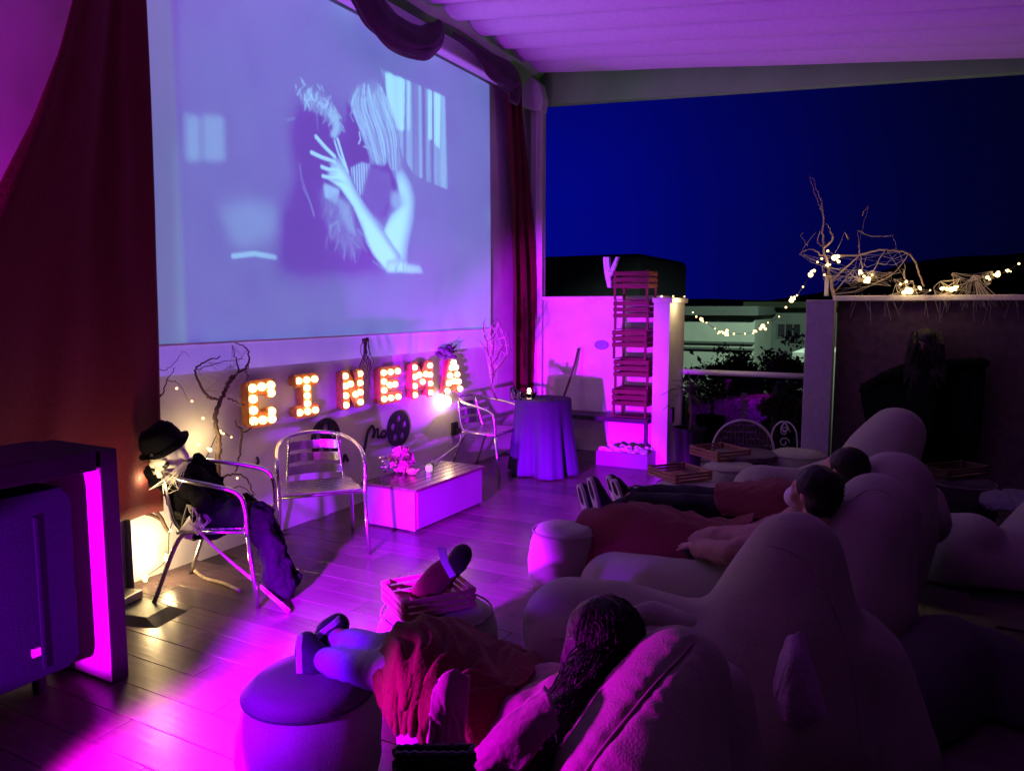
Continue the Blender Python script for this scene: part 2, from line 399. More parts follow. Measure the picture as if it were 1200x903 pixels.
obj('beam', MB().box((-3.95, 3.9, 4.44), (.24, 8.2, .1)), M_beam, sb)
pp = thing('canopy_post', 'ridged white canopy post with rounded head at the far corner', 'post')
q = MB().box((-3.93, 8.0, 1.94), (.13, .13, 3.88)); q.box((-3.862, 7.955, 1.94), (.02, .03, 3.84)); q.box((-3.93, 7.93, 1.94), (.03, .02, 3.84))
obj('post', q, M_white_metal, pp, bevel=.004)
q = MB().prism([(-4.07, 3.92), (-3.83, 3.84), (-3.80, 3.98), (-3.85, 4.15), (-3.96, 4.26), (-4.07, 4.28)], 7.84, 8.01)
obj('post_head', q, M_white_metal, pp, bevel=.02)

# ================================================================== PROJECTION SCREEN
SY0, SY1, SZ0, SZ1 = 2.78, 7.08, 1.42, 3.97
def suv(px, py):
    p = at_x(px, py, WX + .03); return ((p.y - SY0) / (SY1 - SY0), (p.z - SZ0) / (SZ1 - SZ0))
IW, IH = 760, 450
GX, GY = np.meshgrid((np.arange(IW) + .5) / IW, (np.arange(IH) + .5) / IH)
def blur(a, s):
    if s <= 0: return a
    r = int(s * 3) + 1; k = np.exp(-.5 * (np.arange(-r, r + 1) / s) ** 2); k /= k.sum()
    a = np.pad(a, r, mode='edge')
    a = np.apply_along_axis(lambda m: np.convolve(m, k, 'valid'), 0, a)
    return np.apply_along_axis(lambda m: np.convolve(m, k, 'valid'), 1, a)
def poly(pts, soft=.8):
    P = [suv(*p) for p in pts]; ins = np.zeros(GX.shape, bool)
    for (x1, y1), (x2, y2) in zip(P, P[1:] + P[:1]):
        if abs(y1 - y2) < 1e-9: continue
        c = ((y1 > GY) != (y2 > GY)) & (GX < (x2 - x1) * (GY - y1) / (y2 - y1) + x1); ins ^= c
    return blur(ins.astype(float), soft)
def shaded(mask, v, r=7, dx=4, dy=3, lo=.45):
    b_ = blur(mask, r); b_ = np.roll(np.roll(b_, -dx, 1), -dy, 0)
    put(mask, np.clip(v * (lo + (1.25 - lo) * b_ ** 1.3), 0, 1.1))
def stroke(pts, w, soft=.8):
    P = np.array([suv(*p) for p in pts]) * [IW, IH]; d = np.full(GX.shape, 1e9); X_, Y_ = GX * IW, GY * IH
    for a, b in zip(P, P[1:]):
        ab = b - a; t = np.clip(((X_ - a[0]) * ab[0] + (Y_ - a[1]) * ab[1]) / (ab @ ab + 1e-9), 0, 1)
        d = np.minimum(d, np.hypot(X_ - a[0] - t * ab[0], Y_ - a[1] - t * ab[1]))
    return np.clip((w - d) / soft + .5, 0, 1)
rng = np.random.RandomState(3)
def cz(l): return [(200 + x / 3.333, 60 + y / 3.333) for x, y in l]
I = np.zeros(GX.shape)
def dark(mask, v=-.22):
    global I; I = I * (1 - mask) + v * mask
def put(mask, v):
    global I; I = I * (1 - mask) + v * mask
pn = np.array([suv(p, 200)[0] for p in range(160, 600)])
PXX = np.interp(GX, pn, np.arange(160, 600))           # photo-like horizontal coordinate across the picture
put(poly([(206, -60), (600, -60), (575, 392), (206, 400)], 6), .12)
put(poly(cz([(180, 620), (240, 590), (330, 585), (420, 600), (430, 700), (300, 770), (250, 760)]), 8), .28)
put(stroke(cz([(245, 800), (330, 790), (410, 805)]), 3, 3), .6)
for cx, w in ((222, 6), (230, 3), (242, 5), (251, 6), (259, 3)):
    put(stroke([(cx, 142), (cx + 1, 182)], w * .6, 16) * .6, .7)
win = poly(cz([(820, 68), (1072, 178), (1083, 540), (1005, 510), (950, 480), (900, 400)]), .8)
n1_ = np.interp(PXX, np.arange(150, 620), blur(rng.randn(1, 470).repeat(3, 0), 1.6)[1] * 2.2); st = np.clip(.34 + .16 * n1_, .05, .75)
I = I * (1 - win) + st * win
for l, v in (([(838, 82), (915, 110), (912, 312), (850, 300)], 1.0), ([(924, 116), (936, 120), (934, 310), (924, 308)], .85), ([(1006, 150), (1020, 156), (1020, 345), (1006, 345)], .95), ([(1028, 160), (1054, 170), (1050, 382), (1030, 360)], 1.0)):
    put(poly(cz(l), 1.2) * (.8 + .2 * np.sin(PXX * 2.2)), v)
put(stroke(cz([(1012, 360), (1010, 510)]), 1.2, 1.5), .2); put(stroke(cz([(955, 330), (958, 480)]), 1.2, 1.5), .25)
dark(poly(cz([(470, 300), (520, 200), (640, 220), (700, 330), (700, 470), (740, 560), (760, 720), (840, 860), (420, 860), (440, 640), (500, 500)]), 13) * .9, -.10)
dark(poly(cz([(690, 200), (760, 140), (860, 300), (880, 540), (830, 650), (740, 560), (690, 420)]), 5), -.15)
put(poly(cz([(560, 520), (640, 540), (720, 640), (760, 760), (700, 820), (640, 760), (590, 640)]), 9) * .8, .16)
put(poly(cz([(505, 190), (540, 160), (600, 170), (640, 215), (660, 270), (640, 300), (590, 250), (540, 225)]), 4), .22)
# standing man: curly hair, half lit cheek, shirt edge
for _ in range(150):
    a = rng.rand(); x = 505 + 150 * a + rng.randn() * 9; y0 = 165 + 110 * a ** 2.2 + rng.randn() * 22
    put(stroke(cz([(x, y0), (x + rng.randn() * 9, y0 + 12 + rng.rand() * 14)]), .5 + .7 * rng.rand(), 1.3) * .8, .25 + .7 * rng.rand() ** 1.5)
put(poly(cz([(615, 250), (650, 240), (664, 300), (645, 345), (620, 330), (640, 290)]), 2), .55)
for l in ([(570, 230), (575, 310)], [(455, 270), (485, 262)], [(505, 440), (512, 500), (535, 560), (560, 640)], [(515, 530), (545, 590), (560, 645)]):
    put(stroke(cz(l), .7, 3) * .7, .4)
put(poly(cz([(598, 515), (660, 540), (645, 600), (640, 590), (600, 570)]), 2), .6)
put(poly(cz([(640, 560), (700, 600), (720, 720), (690, 700), (665, 640)]), 3), .35)
for l in ([(690, 600), (720, 720)], [(650, 640), (660, 700)], [(700, 730), (740, 770)], [(640, 780), (655, 740)], [(790, 820), (830, 850)], [(705, 760), (720, 800)]):
    put(stroke(cz(l), .9, 3) * .7, .38)
for _ in range(60):
    x = 600 + rng.rand() * 150; y = 540 + rng.rand() * 260; ln = 20 + rng.rand() * 45
    put(stroke(cz([(x, y), (x + rng.randn() * 12, y + ln)]), .5 + rng.rand() * .8, 3.5) * .6, .12 + .4 * rng.rand() ** 2)
# woman: long fair hair, sleeve, hand, arm and back
hair = poly(cz([(688, 190), (712, 148), (745, 120), (800, 112), (835, 150), (862, 235), (898, 330), (908, 440), (888, 525), (862, 470), (848, 430), (824, 455), (800, 445), (778, 450), (768, 385), (738, 310), (708, 240)]), 2.5)
put(hair, .20)
for _ in range(210):
    t = rng.rand(); lp = lambda a, b: (a[0] + (b[0] - a[0]) * t + rng.randn() * 4, a[1] + (b[1] - a[1]) * t + rng.randn() * 5)
    c0, c1, c2, c3 = lp((722, 140), (822, 130)), lp((706, 215), (858, 225)), lp((745, 330), (893, 335)), lp((785, 440), (900, 500))
    k0 = rng.rand() * .55; k1 = k0 + .25 + .5 * rng.rand(); cv = bez([(x, y, 0) for x, y in (c0, c1, c2, c3)], 7)
    a_, b_ = int(k0 * 21), min(21, int(k1 * 21) + 2)
    bright = (.25 + .75 * rng.rand() ** 1.4) * (1.0 if t > .25 else .8)
    put(stroke(cz([(p.x, p.y) for p in cv[a_:b_]]), .35 + .55 * rng.rand(), 1.1) * hair * .8, bright)
for l, v in (([(735, 318), (741, 345), (733, 362)], .75), ([(752, 372), (768, 378)], .5), ([(712, 215), (700, 250), (712, 275)], .3)): put(stroke(cz(l), 1.3, 2), v)
sl = poly(cz([(700, 455), (745, 432), (780, 440), (784, 500), (772, 565), (735, 562), (710, 505)]), 1.5)
I = I * (1 - sl) + np.clip(.42 + .38 * np.sin(PXX * 2.1 + GY * 20) + .1 * rng.randn(1, IW), 0, 1) * sl
put(poly(cz([(775, 445), (860, 470), (870, 560), (830, 640), (790, 640), (745, 560)]), 3), .06)
shaded(poly(cz([(880, 475), (905, 455), (938, 510), (957, 570), (952, 660), (928, 760), (924, 850), (845, 862), (800, 800), (835, 690), (862, 640), (902, 600)]), 2), .85, 12, 8, 0, .12)
shaded(poly(cz([(628, 430), (655, 412), (690, 460), (714, 522), (762, 602), (802, 657), (840, 712), (900, 800), (880, 850), (840, 850), (788, 790), (752, 700), (715, 612), (660, 532), (612, 500)]), 1.6), .9, 8, 2, 5, .15)
put(stroke(cz([(800, 655), (835, 695), (850, 660), (868, 625)]), 1.2, 2.5), .35); put(stroke(cz([(748, 660), (766, 748), (800, 800)]), 1, 3), .6)
put(poly(cz([(865, 545), (915, 560), (922, 600), (880, 622), (858, 592)]), 4) * .7, .55)
for l, w in (([(568, 335), (600, 372), (640, 412)], 2.6), ([(550, 396), (588, 414), (640, 432)], 2.3), ([(590, 452), (615, 462), (650, 470)], 2.3), ([(594, 488), (625, 496), (665, 505)], 2.2), ([(652, 345), (668, 400), (690, 470)], 1.8), ([(640, 350), (655, 400), (680, 450)], 1.2)):
    put(stroke(cz(l), w * 1.15, 2.0), .9); put(stroke(cz([(x - 2, y + 5) for x, y in l]), w * .35, 1.2), .55)
for l in ([(618, 440), (650, 452)], [(610, 478), (650, 486)], [(648, 420), (668, 470)], [(668, 440), (690, 490)], [(640, 500), (690, 520)]): put(stroke(cz(l), .6, 1), .5)
shaded(poly(cz([(845, 818), (900, 808), (930, 830), (975, 838), (988, 866), (930, 866), (845, 862)]), 2), .75, 5, 2, 2)
for x in range(880, 985, 15): put(stroke(cz([(x, 818), (x - 5 + rng.randn() * 4, 862)]), .7, 1.6), .2 + .2 * rng.rand())
I = np.clip(I + .02 * blur(rng.randn(IH, IW), .7) + .025 * blur(rng.randn(IH, IW), 14) * 14, -.4, 1.1)
I = blur(I, .6)
base = np.array([.066, .056, .36]); hi = np.array([.32, .84, 1.12])
wgt = np.clip(I, 0, 1)[..., None]; base = base * (1 + np.clip(I, -.5, 0))[..., None]
lowc = np.array([.085, .15, .33])  # projector spill on the left margin, put into the picture colour
side = np.clip((GX - suv(206, 200)[0]) / .01, 0, 1)[..., None]
rgb = (base * side + lowc * (1 - side)) * (1 - wgt) + hi * wgt
rgb *= (.92 + .10 * np.clip(1 - np.abs(GX - .55) * 1.4, 0, 1))[..., None]
img = bpy.data.images.new('projected_picture', IW, IH, alpha=False, float_buffer=True)
img.colorspace_settings.name = 'Linear Rec.709' if 'Linear Rec.709' in [i.name for i in bpy.types.ColorManagedInputColorspaceSettings.bl_rna.properties['name'].enum_items] else 'Linear'
buf = np.ones((IH, IW, 4), np.float32); buf[..., :3] = rgb; img.pixels.foreach_set(buf.ravel()); img.update()
ms = bpy.data.materials.new('projection screen'); ms.use_nodes = True; t = ms.node_tree; b = t.nodes['Principled BSDF']
b.inputs['Base Color'].default_value = (.55, .55, .58, 1); b.inputs['Roughness'].default_value = .9
ti = t.nodes.new('ShaderNodeTexImage'); ti.image = img; ti.extension = 'EXTEND'; uvn = t.nodes.new('ShaderNodeUVMap')
t.links.new(uvn.outputs[0], ti.inputs[0]); t.links.new(ti.outputs[0], b.inputs['Emission Color']); b.inputs['Emission Strength'].default_value = 1.0  # the screen's own emission stands in for projector light
scr = thing('projection_screen', 'large white projection screen showing a couple embracing by a window', 'screen', (WX + .03, SY0, SZ0))
nu, nv = 60, 30
vs = []; fs = []; uv = []
for i in range(nu + 1):
    for j in range(nv + 1):
        u, v = i / nu, j / nv
        vs.append((.004 * nz(u * 5, v * 1.5) * 2 + .003 * math.sin(u * 70) * (1 - v) * .5, u * (SY1 - SY0), v * (SZ1 - SZ0))); uv.append((u, v))
for i in range(nu):
    for j in range(nv): fs.append((i * (nv + 1) + j, (i + 1) * (nv + 1) + j, (i + 1) * (nv + 1) + j + 1, i * (nv + 1) + j + 1))
me = bpy.data.meshes.new('picture_surface'); me.from_pydata(vs, [], fs); me.update(); ul = me.uv_layers.new(name='UVMap')
for lp in me.loops: ul.data[lp.index].uv = uv[lp.vertex_index]
me.materials.append(ms)
o = bpy.data.objects.new('picture_surface', me); COL.objects.link(o); o.parent = scr
for p in me.polygons: p.use_smooth = True
M_scrw = mat('screen white border', (.74, .73, .75), .8, nscale=8, var=.04)
obj('bottom_border', MB().box((.002, (SY1 - SY0) / 2, -.095), (.012, SY1 - SY0, .186)), mat('screen border with spill glow', (.74, .73, .75), .8, nscale=8, var=.04, emit=(.09, .06, .42), estr=1.0), scr)  # projector spill imitated by the border's own glow
obj('weight_bar', MB().box((.012, (SY1 - SY0) / 2, 0), (.022, SY1 - SY0, .012)), M_scrw, scr)
obj('roller_case', MB().box((.06, (SY1 - SY0) / 2 + .06, 2.65), (.12, SY1 - SY0 + .14, .16)), M_scrw, scr, bevel=.02)

# ================================================================== CURTAINS
def cl(u, v):                                   # left curtain, tied back sweep on its left edge
    z = 3.9 * (1 - v) + .44 * v
    yr = 2.93 - .04 * v
    yl = np.interp(z, [.4, 1.4, 1.8, 2.22, 2.57, 2.94, 3.2, 3.9], [1.72, 1.8, 1.88, 2.08, 2.26, 2.41, 2.49, 2.66])
    y = yl + (yr - yl) * u
    return (-3.9 + .016 * math.sin(u * 19 + nz(v * 2.2) * 3 + 2 * nz(u * 3, v * 2)) * (.5 + .5 * v) + .05 * nz(u * 2.5, v * 1.6), y, z)
o = sheet('curtain', 70, 46, cl, M_curt); tag(o, 'tall dark red curtain hanging at the left edge of the screen', 'curtain')
def cr(u, v):
    py = 92 + 375 * v
    l = np.interp(py, [92, 150, 220, 300, 380, 470], [591, 594, 597, 599, 600, 600]); r = np.interp(py, [92, 150, 220, 300, 380, 470], [606, 612, 620, 628, 633, 636])
    p = at_x(l + (r - l) * u, py, -3.96)
    p.x += .05 * math.sin(u * 16 + v * 2) + .015 * nz(u * 5, v * 4)
    return p
o = sheet('curtain', 30, 40, cr, M_curt); tag(o, 'narrow red curtain hanging in folds at the far end of the screen', 'curtain')
def swag(name, ctrl, rad, label, folds=9):
    pts = bez(ctrl, 14); k = len(pts); n = 28; mb = MB(); vs = []
    for i, p in enumerate(pts):
        t = i / (k - 1); r = np.interp(t, np.linspace(0, 1, len(rad)), rad)
        d = (pts[min(i + 1, k - 1)] - pts[max(i - 1, 0)]).normalized(); e1 = Vector((1, 0, 0)); e2 = d.cross(e1).normalized()
        for j in range(n):
            a = 2 * math.pi * j / n; rr = r * (1 + .12 * math.sin(a * folds + 9 * t + 2 * nz(t * 4, a)) + .05 * math.sin(a * folds * 2 - 3 * t) + .16 * nz(math.cos(a) * 2, math.sin(a) * 2, t * 7))
            vs.append(p + e1 * math.cos(a) * rr * .4 + e2 * math.sin(a) * rr)
    fs = [(i * n + j, i * n + (j + 1) % n, (i + 1) * n + (j + 1) % n, (i + 1) * n + j) for i in range(k - 1) for j in range(n)] + [tuple(range(n)), tuple((k - 1) * n + j for j in range(n))]
    mb.add(vs, fs); o = obj(name, mb, M_swag, smooth=True); tag(o, label, 'drape'); return o
X1 = WX + .26
swag('curtain_swag', [at_x(410, -60, X1), at_x(432, 0, X1), at_x(455, 33, X1), at_x(488, 50, X1), at_x(510, 42, X1), at_x(517, 29, X1)], [.20, .16, .14, .13, .11, .05], 'dark plum fabric swag looped over the top edge of the screen')
swag('curtain_swag', [at_x(531, 40, X1), at_x(556, 58, X1), at_x(575, 77, X1), at_x(592, 89, X1), at_x(603, 98, X1), at_x(602, 120, X1)], [.02, .05, .12, .14, .13, .09], 'small dark drape between the screen corner and the far curtain', 4)

# ================================================================== LETTERS
def scalep(poly, w, h): return [(x * w, y * h) for x, y in poly]
LET = {
 'C': [[(.06, 0), (.94, 0), (1, .06), (1, .34), (.7, .34), (.7, .24), (.34, .24), (.34, .76), (.7, .76), (.7, .66), (1, .66), (1, .94), (.94, 1), (.06, 1), (0, .94), (0, .06)]],
 'I': [[(0, 0), (1, 0), (1, .22), (.68, .22), (.68, .78), (1, .78), (1, 1), (0, 1), (0, .78), (.32, .78), (.32, .22), (0, .22)]],
 'N': [[(0, 0), (.3, 0), (.3, .52), (.68, 0), (1, 0), (1, 1), (.7, 1), (.7, .48), (.32, 1), (0, 1)]],
 'E': [[(0, 0), (1, 0), (1, .24), (.36, .24), (.36, .39), (.85, .39), (.85, .61), (.36, .61), (.36, .76), (1, .76), (1, 1), (0, 1)]],
 'M': [[(0, 0), (.25, 0), (.25, .55), (.5, .22), (.75, .55), (.75, 0), (1, 0), (1, 1), (.74, 1), (.5, .64), (.26, 1), (0, 1)]],
 'A': [[(0, 0), (.28, 0), (.36, .24), (.64, .24), (.72, 0), (1, 0), (.66, 1), (.34, 1)], [(.43, .44), (.57, .44), (.5, .68)]]}
BLB = {
 'C': [(.84, .28), (.84, .1), (.5, .11), (.17, .12), (.17, .37), (.17, .63), (.17, .88), (.5, .89), (.84, .9), (.84, .72)],
 'I': [(.14, .1), (.5, .1), (.86, .1), (.5, .3), (.5, .5), (.5, .7), (.14, .9), (.5, .9), (.86, .9)],
 'N': [(.14, .08), (.14, .35), (.14, .62), (.14, .9), (.38, .66), (.62, .34), (.86, .92), (.86, .65), (.86, .38), (.86, .1)],
 'E': [(.84, .11), (.5, .11), (.18, .11), (.18, .37), (.18, .63), (.18, .89), (.5, .89), (.84, .89), (.45, .5), (.7, .5)],
 'M': [(.12, .08), (.12, .35), (.12, .62), (.12, .9), (.34, .66), (.5, .44), (.66, .66), (.88, .9), (.88, .62), (.88, .35), (.88, .08)],
 'A': [(.14, .07), (.22, .3), (.3, .53), (.38, .76), (.5, .92), (.62, .76), (.7, .53), (.78, .3), (.86, .07), (.5, .34)]}
letters = [('C', 285, 317, 447, 497), ('I', 341, 367, 440, 486), ('N', 396, 420, 435, 476), ('E', 440, 465, 431, 470), ('M', 478, 502, 425, 464), ('A', 516, 537, 421, 459)]
bulb_me = MB().ell((0, 0, 0), .027, n=10, m=6).mesh('bulb'); bulb_me.materials.append(M_mbulb)
for p in bulb_me.polygons: p.use_smooth = True
frame_rot = Matrix(((0, 0, 1), (1, 0, 0), (0, 1, 0)))       # local x -> +Y, local y -> Z, local z -> +X
ORD = {'C': 'first', 'I': 'second', 'N': 'third', 'E': 'fourth', 'M': 'fifth', 'A': 'last'}
for ch, x0, x1, y0, y1 in letters:
    a = at_x(x0, (y0 + y1) / 2, WX + .03); b2 = at_x(x1, (y0 + y1) / 2, WX + .03)
    zt = at_x((x0 + x1) / 2, y0, WX + .03).z; zb = at_x((x0 + x1) / 2, y1, WX + .03).z
    w = b2.y - a.y; h = zt - zb
    L = thing('marquee_letter', f'lit bulb marquee letter {ch}, {ORD[ch]} in the row under the screen', 'letter', (WX + .035, a.y, zb), 0, 'marquee letters spelling CINEMA')
    me = curve_mesh('letter_body', [scalep(p, w, h) for p in LET[ch]], .05)
    me.transform(frame_rot.to_4x4()); o = obj('letter_body', me, M_letter, L)
    rim = MB()
    for p in LET[ch]:
        q = [Vector((.03, x * w, y * h)) for x, y in p]; 
        for i in range(len(q)): rim.bar(q[i] - Vector((.0, 0, 0)), q[(i + 1) % len(q)], .006, .035)
    obj('letter_rim', rim, M_letter, L)
    for bx, by in BLB[ch]:
        o = bpy.data.objects.new('bulb', bulb_me); COL.objects.link(o); o.parent = L; o.location = (.045, bx * w, by * h)
        s_ = 1.15 if ch in 'CA' else 1.0; o.scale = (s_, s_, s_)
    lamp('letter_glow', 'POINT', (WX + .16, a.y + w / 2, zb + h * .5), .7, (1, .55, .22), None, .08)
lamp('spot_under_letter', 'POINT', at_x(524, 470, WX + .12), 1.0, (1, .72, .3), None, .04)
o = obj('wall_lamp', MB().ell(at_x(525, 470, WX + .06), (.03, .03, .05)), mat('lamp glow', (1, .8, .5), .4, emit=(1, .7, .3), estr=30), smooth=True); tag(o, 'small warm lamp glowing on the wall right below the letter A', 'lamp')
# witch hat like bundle above the A
p = at_x(522, 413, WX + .07)
bw = thing('dried_flower_bundle', 'small dark dried flower bundle hung just above the letter A', 'decoration', p)
mb = MB()
for i in range(26): mb.ell((random.uniform(-.04, .05), random.uniform(-.09, .09), random.uniform(-.05, .06)), (.03, .035, .025), n=8, m=5)
obj('petals', mb, mat('dark violet petals', (.1, .05, .12), .8, nscale=20, var=.4), bw)
mb = MB()
for i in range(8): mb.tube([(0, 0, 0), (.05, random.uniform(.02, .14), random.uniform(.0, .1))], .006, 5)
obj('stem', mb, M_leaf, bw)

# film reel wall decals and film strip line
def reel(px, py, r, label):
    c = at_x(px, py, WX + .012)
    holes = [circ(.55 * r * math.cos(a), .55 * r * math.sin(a), .2 * r, 14) for a in [math.pi / 2 + 2 * math.pi * k / 5 for k in range(5)]]
    me = curve_mesh('reel_disc', [circ(0, 0, r, 40)] + holes + [circ(0, 0, r * .09, 10)], .014)
    me.transform(frame_rot.to_4x4()); o = obj('film_reel', me, M_black, None, c); tag(o, label, 'wall decoration', 'film reel wall decorations'); return o
reel(467, 502, .165, 'black film reel decoration on the wall beside the coffee table')
reel(382, 514, .165, 'black film reel decoration partly hidden by the middle chair')
def strip(pts, w, label):
    P = bez([at_x(x, y, WX + .012) for x, y in pts], 8); mb = MB()
    for a, b_ in zip(P, P[1:]): mb.bar(a, b_ + (b_ - a) * .15, .010, w)
    o = obj('film_strip', mb, M_black); tag(o, label, 'wall decoration'); return o
strip([(425, 535), (428, 522), (431, 507), (436, 499), (439, 505), (437, 513)], .022, 'black film strip curl painted left of the uncovered film reel')
strip([(438, 513), (440, 505), (443, 502), (443, 513), (447, 508), (450, 504), (452, 509), (446, 512), (450, 513), (452, 511)], .012, 'small black looping script beside the film strip curl')
strip([(392, 520), (397, 532), (402, 541), (404, 533), (408, 540)], .022, 'black film strip curl behind the middle chair back')
strip([(301, 535), (303, 541), (301, 544)], .014, 'small black mark on the wall left of the middle chair')
p = at_x(533, 502, WX + .02)
pk_ = thing('wall_socket', 'small dark wall socket with a loose pale cord right of the film reel', 'socket', p)
obj('plate', MB().box((0, 0, 0), (.03, .09, .13)), M_black, pk_, bevel=.004); obj('plug', MB().box((.03, .01, -.02), (.05, .05, .05)), M_pot if 'M_pot' in globals() else M_black, pk_, bevel=.006)
q = [at_x(538, 505, WX + .05), at_x(540, 512, WX + .08), at_x(537, 520, WX + .1), at_x(527, 528, WX + .15), at_z(515, 537, .345), at_z(505, 545, .345)]
obj('cord', MB().tube(bez([v - p for v in q], 6), .006, 6), M_scrw, pk_, smooth=True)
# ================================================================== BRANCHES
def branch(mb, p, d, L, r, depth, spread=.5, curl=.25, tips=None, seg=5):
    pts = [p.copy()]; d = d.normalized()
    for i in range(seg):
        d = (d + Vector((random.gauss(0, curl), random.gauss(0, curl), random.gauss(0, curl * .8)))).normalized()
        pts.append(pts[-1] + d * L / seg)
    mb.tube(pts, [r * (1 - .55 * i / seg) for i in range(seg + 1)], 5)
    if tips is not None: tips.append(pts[-1])
    if depth > 0:
        for k in range(random.randint(2, 3)):
            q = pts[random.randint(2, seg)]
            dd = (d + Vector((random.gauss(0, spread), random.gauss(0, spread), random.gauss(0, spread)))).normalized()
            branch(mb, q, dd, L * random.uniform(.5, .75), r * .55, depth - 1, spread, curl, tips, seg)
def wallpath(mb, pts, r0, r1, x=WX + .12, n=6, jit=.006):
    P = bez([at_x(px, py, x) for px, py in pts], 5); k = len(P)
    P = [p + Vector((random.uniform(-jit, jit), random.uniform(-jit, jit), random.uniform(-jit, jit))) for p in P]
    mb.tube(P, [r0 + (r1 - r0) * i / (k - 1) for i in range(k)], n); return P
def web(mb, pts, n, sag=.05, r=.0015):
    for i in range(n):
        a, b_ = random.choice(pts), random.choice(pts)
        if (a - b_).length < .01: continue
        m = (a + b_) / 2 + Vector((random.uniform(-.03, .03), random.uniform(-.03, .03), -sag * random.random()))
        mb.tube([a, a.lerp(m, .6) , m, b_.lerp(m, .6), b_], random.uniform(.5, 1.3) * r, 3, cap=False)
br = thing('dry_branch', 'dark forked dry branch standing on the wall left of the letter C', 'branch')
mb = MB(); tips = []
A = wallpath(mb, [(252, 568), (256, 548), (256, 530), (257, 515), (253, 496), (254, 480), (260, 466), (266, 452), (272, 441)], .018, .012)
wallpath(mb, [(257, 467), (246, 466), (237, 455), (229, 438), (231, 430), (240, 424), (258, 418)], .01, .004)
wallpath(mb, [(266, 452), (275, 440), (287, 432), (292, 420), (289, 408), (275, 401)], .011, .003)
wallpath(mb, [(280, 436), (276, 420), (272, 404)], .006, .002); wallpath(mb, [(287, 432), (291, 440), (287, 446)], .006, .003)
wallpath(mb, [(266, 466), (276, 470), (288, 476)], .006, .003); wallpath(mb, [(233, 432), (262, 423), (285, 420)], .003, .002)
wallpath(mb, [(283, 500), (283, 520), (279, 540), (275, 552)], .008, .006); wallpath(mb, [(283, 508), (294, 502), (298, 496)], .007, .003)
wallpath(mb, [(283, 503), (278, 498), (277, 491)], .006, .003)
obj('branch', mb, M_twig, br, smooth=True)
mb = MB(); tips = [at_x(x, y, WX + .12) for x, y in [(231, 432), (245, 424), (272, 404), (290, 410), (292, 428), (288, 446), (266, 452), (240, 458), (259, 466), (283, 440), (283, 476), (270, 428)]]
web(mb, tips, 60, .06); o = obj('cobweb', mb, M_web, br); o['kind'] = 'stuff'
br = thing('dry_branch', 'thin dark branch creeping up the wall behind the left chair', 'branch')
mb = MB()
wallpath(mb, [(176, 545), (172, 560), (175, 580), (184, 600), (196, 622)], .012, .012); wallpath(mb, [(165, 601), (178, 603), (190, 610)], .012, .01)
obj('branch', mb, M_twig, br, smooth=True); mb = MB()
wallpath(mb, [(174, 480), (190, 462), (196, 445), (206, 430)], .005, .002); wallpath(mb, [(190, 462), (178, 470), (172, 474)], .004, .002)
wallpath(mb, [(196, 445), (210, 450), (222, 470)], .003, .001); obj('branch', mb, M_twig, br, smooth=True); mb = MB()
wallpath(mb, [(178, 430), (192, 434), (205, 425), (214, 412), (222, 418)], .003, .001)
obj('branch', mb, M_twig, br, smooth=True); mb = MB()
wallpath(mb, [(258, 560), (270, 556), (282, 556), (292, 566), (298, 585)], .008, .004); wallpath(mb, [(262, 590), (275, 580), (290, 585), (300, 578)], .004, .002)
wallpath(mb, [(268, 575), (284, 570), (300, 588), (296, 604)], .004, .002)
obj('branch', mb, M_twig, br, smooth=True)
br = thing('dry_branch', 'wispy twig bundle hanging on the wall between the letters N and E', 'branch')
mb = MB()
for i in range(14):
    mb = MB(); x = 428 + random.uniform(-3, 3)
    wallpath(mb, [(x, 396), (x + random.uniform(-3, 3), 412), (x + random.uniform(-7, 8), 428), (x + random.uniform(-10, 12), random.uniform(436, 470))], .004, .0015, WX + .1)
    obj('twig', mb, M_twig, br)
# table vase branches beside the round table
br = thing('vase_branch', 'dry branching twigs standing on the round table before the violet wall', 'branch')
mb = MB()
def fpath(mb, pts, r0, r1, F, jit=.008, n=5):
    P = bez([at_f(px, py, F) for px, py in pts], 4); P = [p + Vector((random.uniform(-jit, jit),) * 3) for p in P]; k = len(P)
    mb.tube(P, [r0 + (r1 - r0) * i / (k - 1) for i in range(k)], n); return P
TF = 7.25; tips = []
for l, a, b_ in (([(582, 468), (576, 455), (578, 440), (576, 428), (572, 410), (568, 392)], .011, .005), ([(576, 430), (584, 415), (592, 400), (596, 388)], .010, .003), ([(576, 440), (588, 425), (598, 410), (594, 398)], .008, .003), ([(573, 415), (566, 405), (560, 398)], .006, .002), ([(578, 420), (578, 400), (575, 384), (578, 376)], .008, .003), ([(572, 400), (582, 390), (586, 380), (582, 372)], .006, .002), ([(570, 395), (566, 382), (569, 374)], .005, .002), ([(586, 412), (580, 402), (584, 392)], .005, .002)):
    tips += fpath(mb, l, a, b_, TF)[2::4]
obj('branch', mb, M_twig, br, smooth=True)
mb = MB(); web(mb, tips, 60, .05, .002); o = obj('cobweb', mb, M_web, br); o['kind'] = 'stuff'

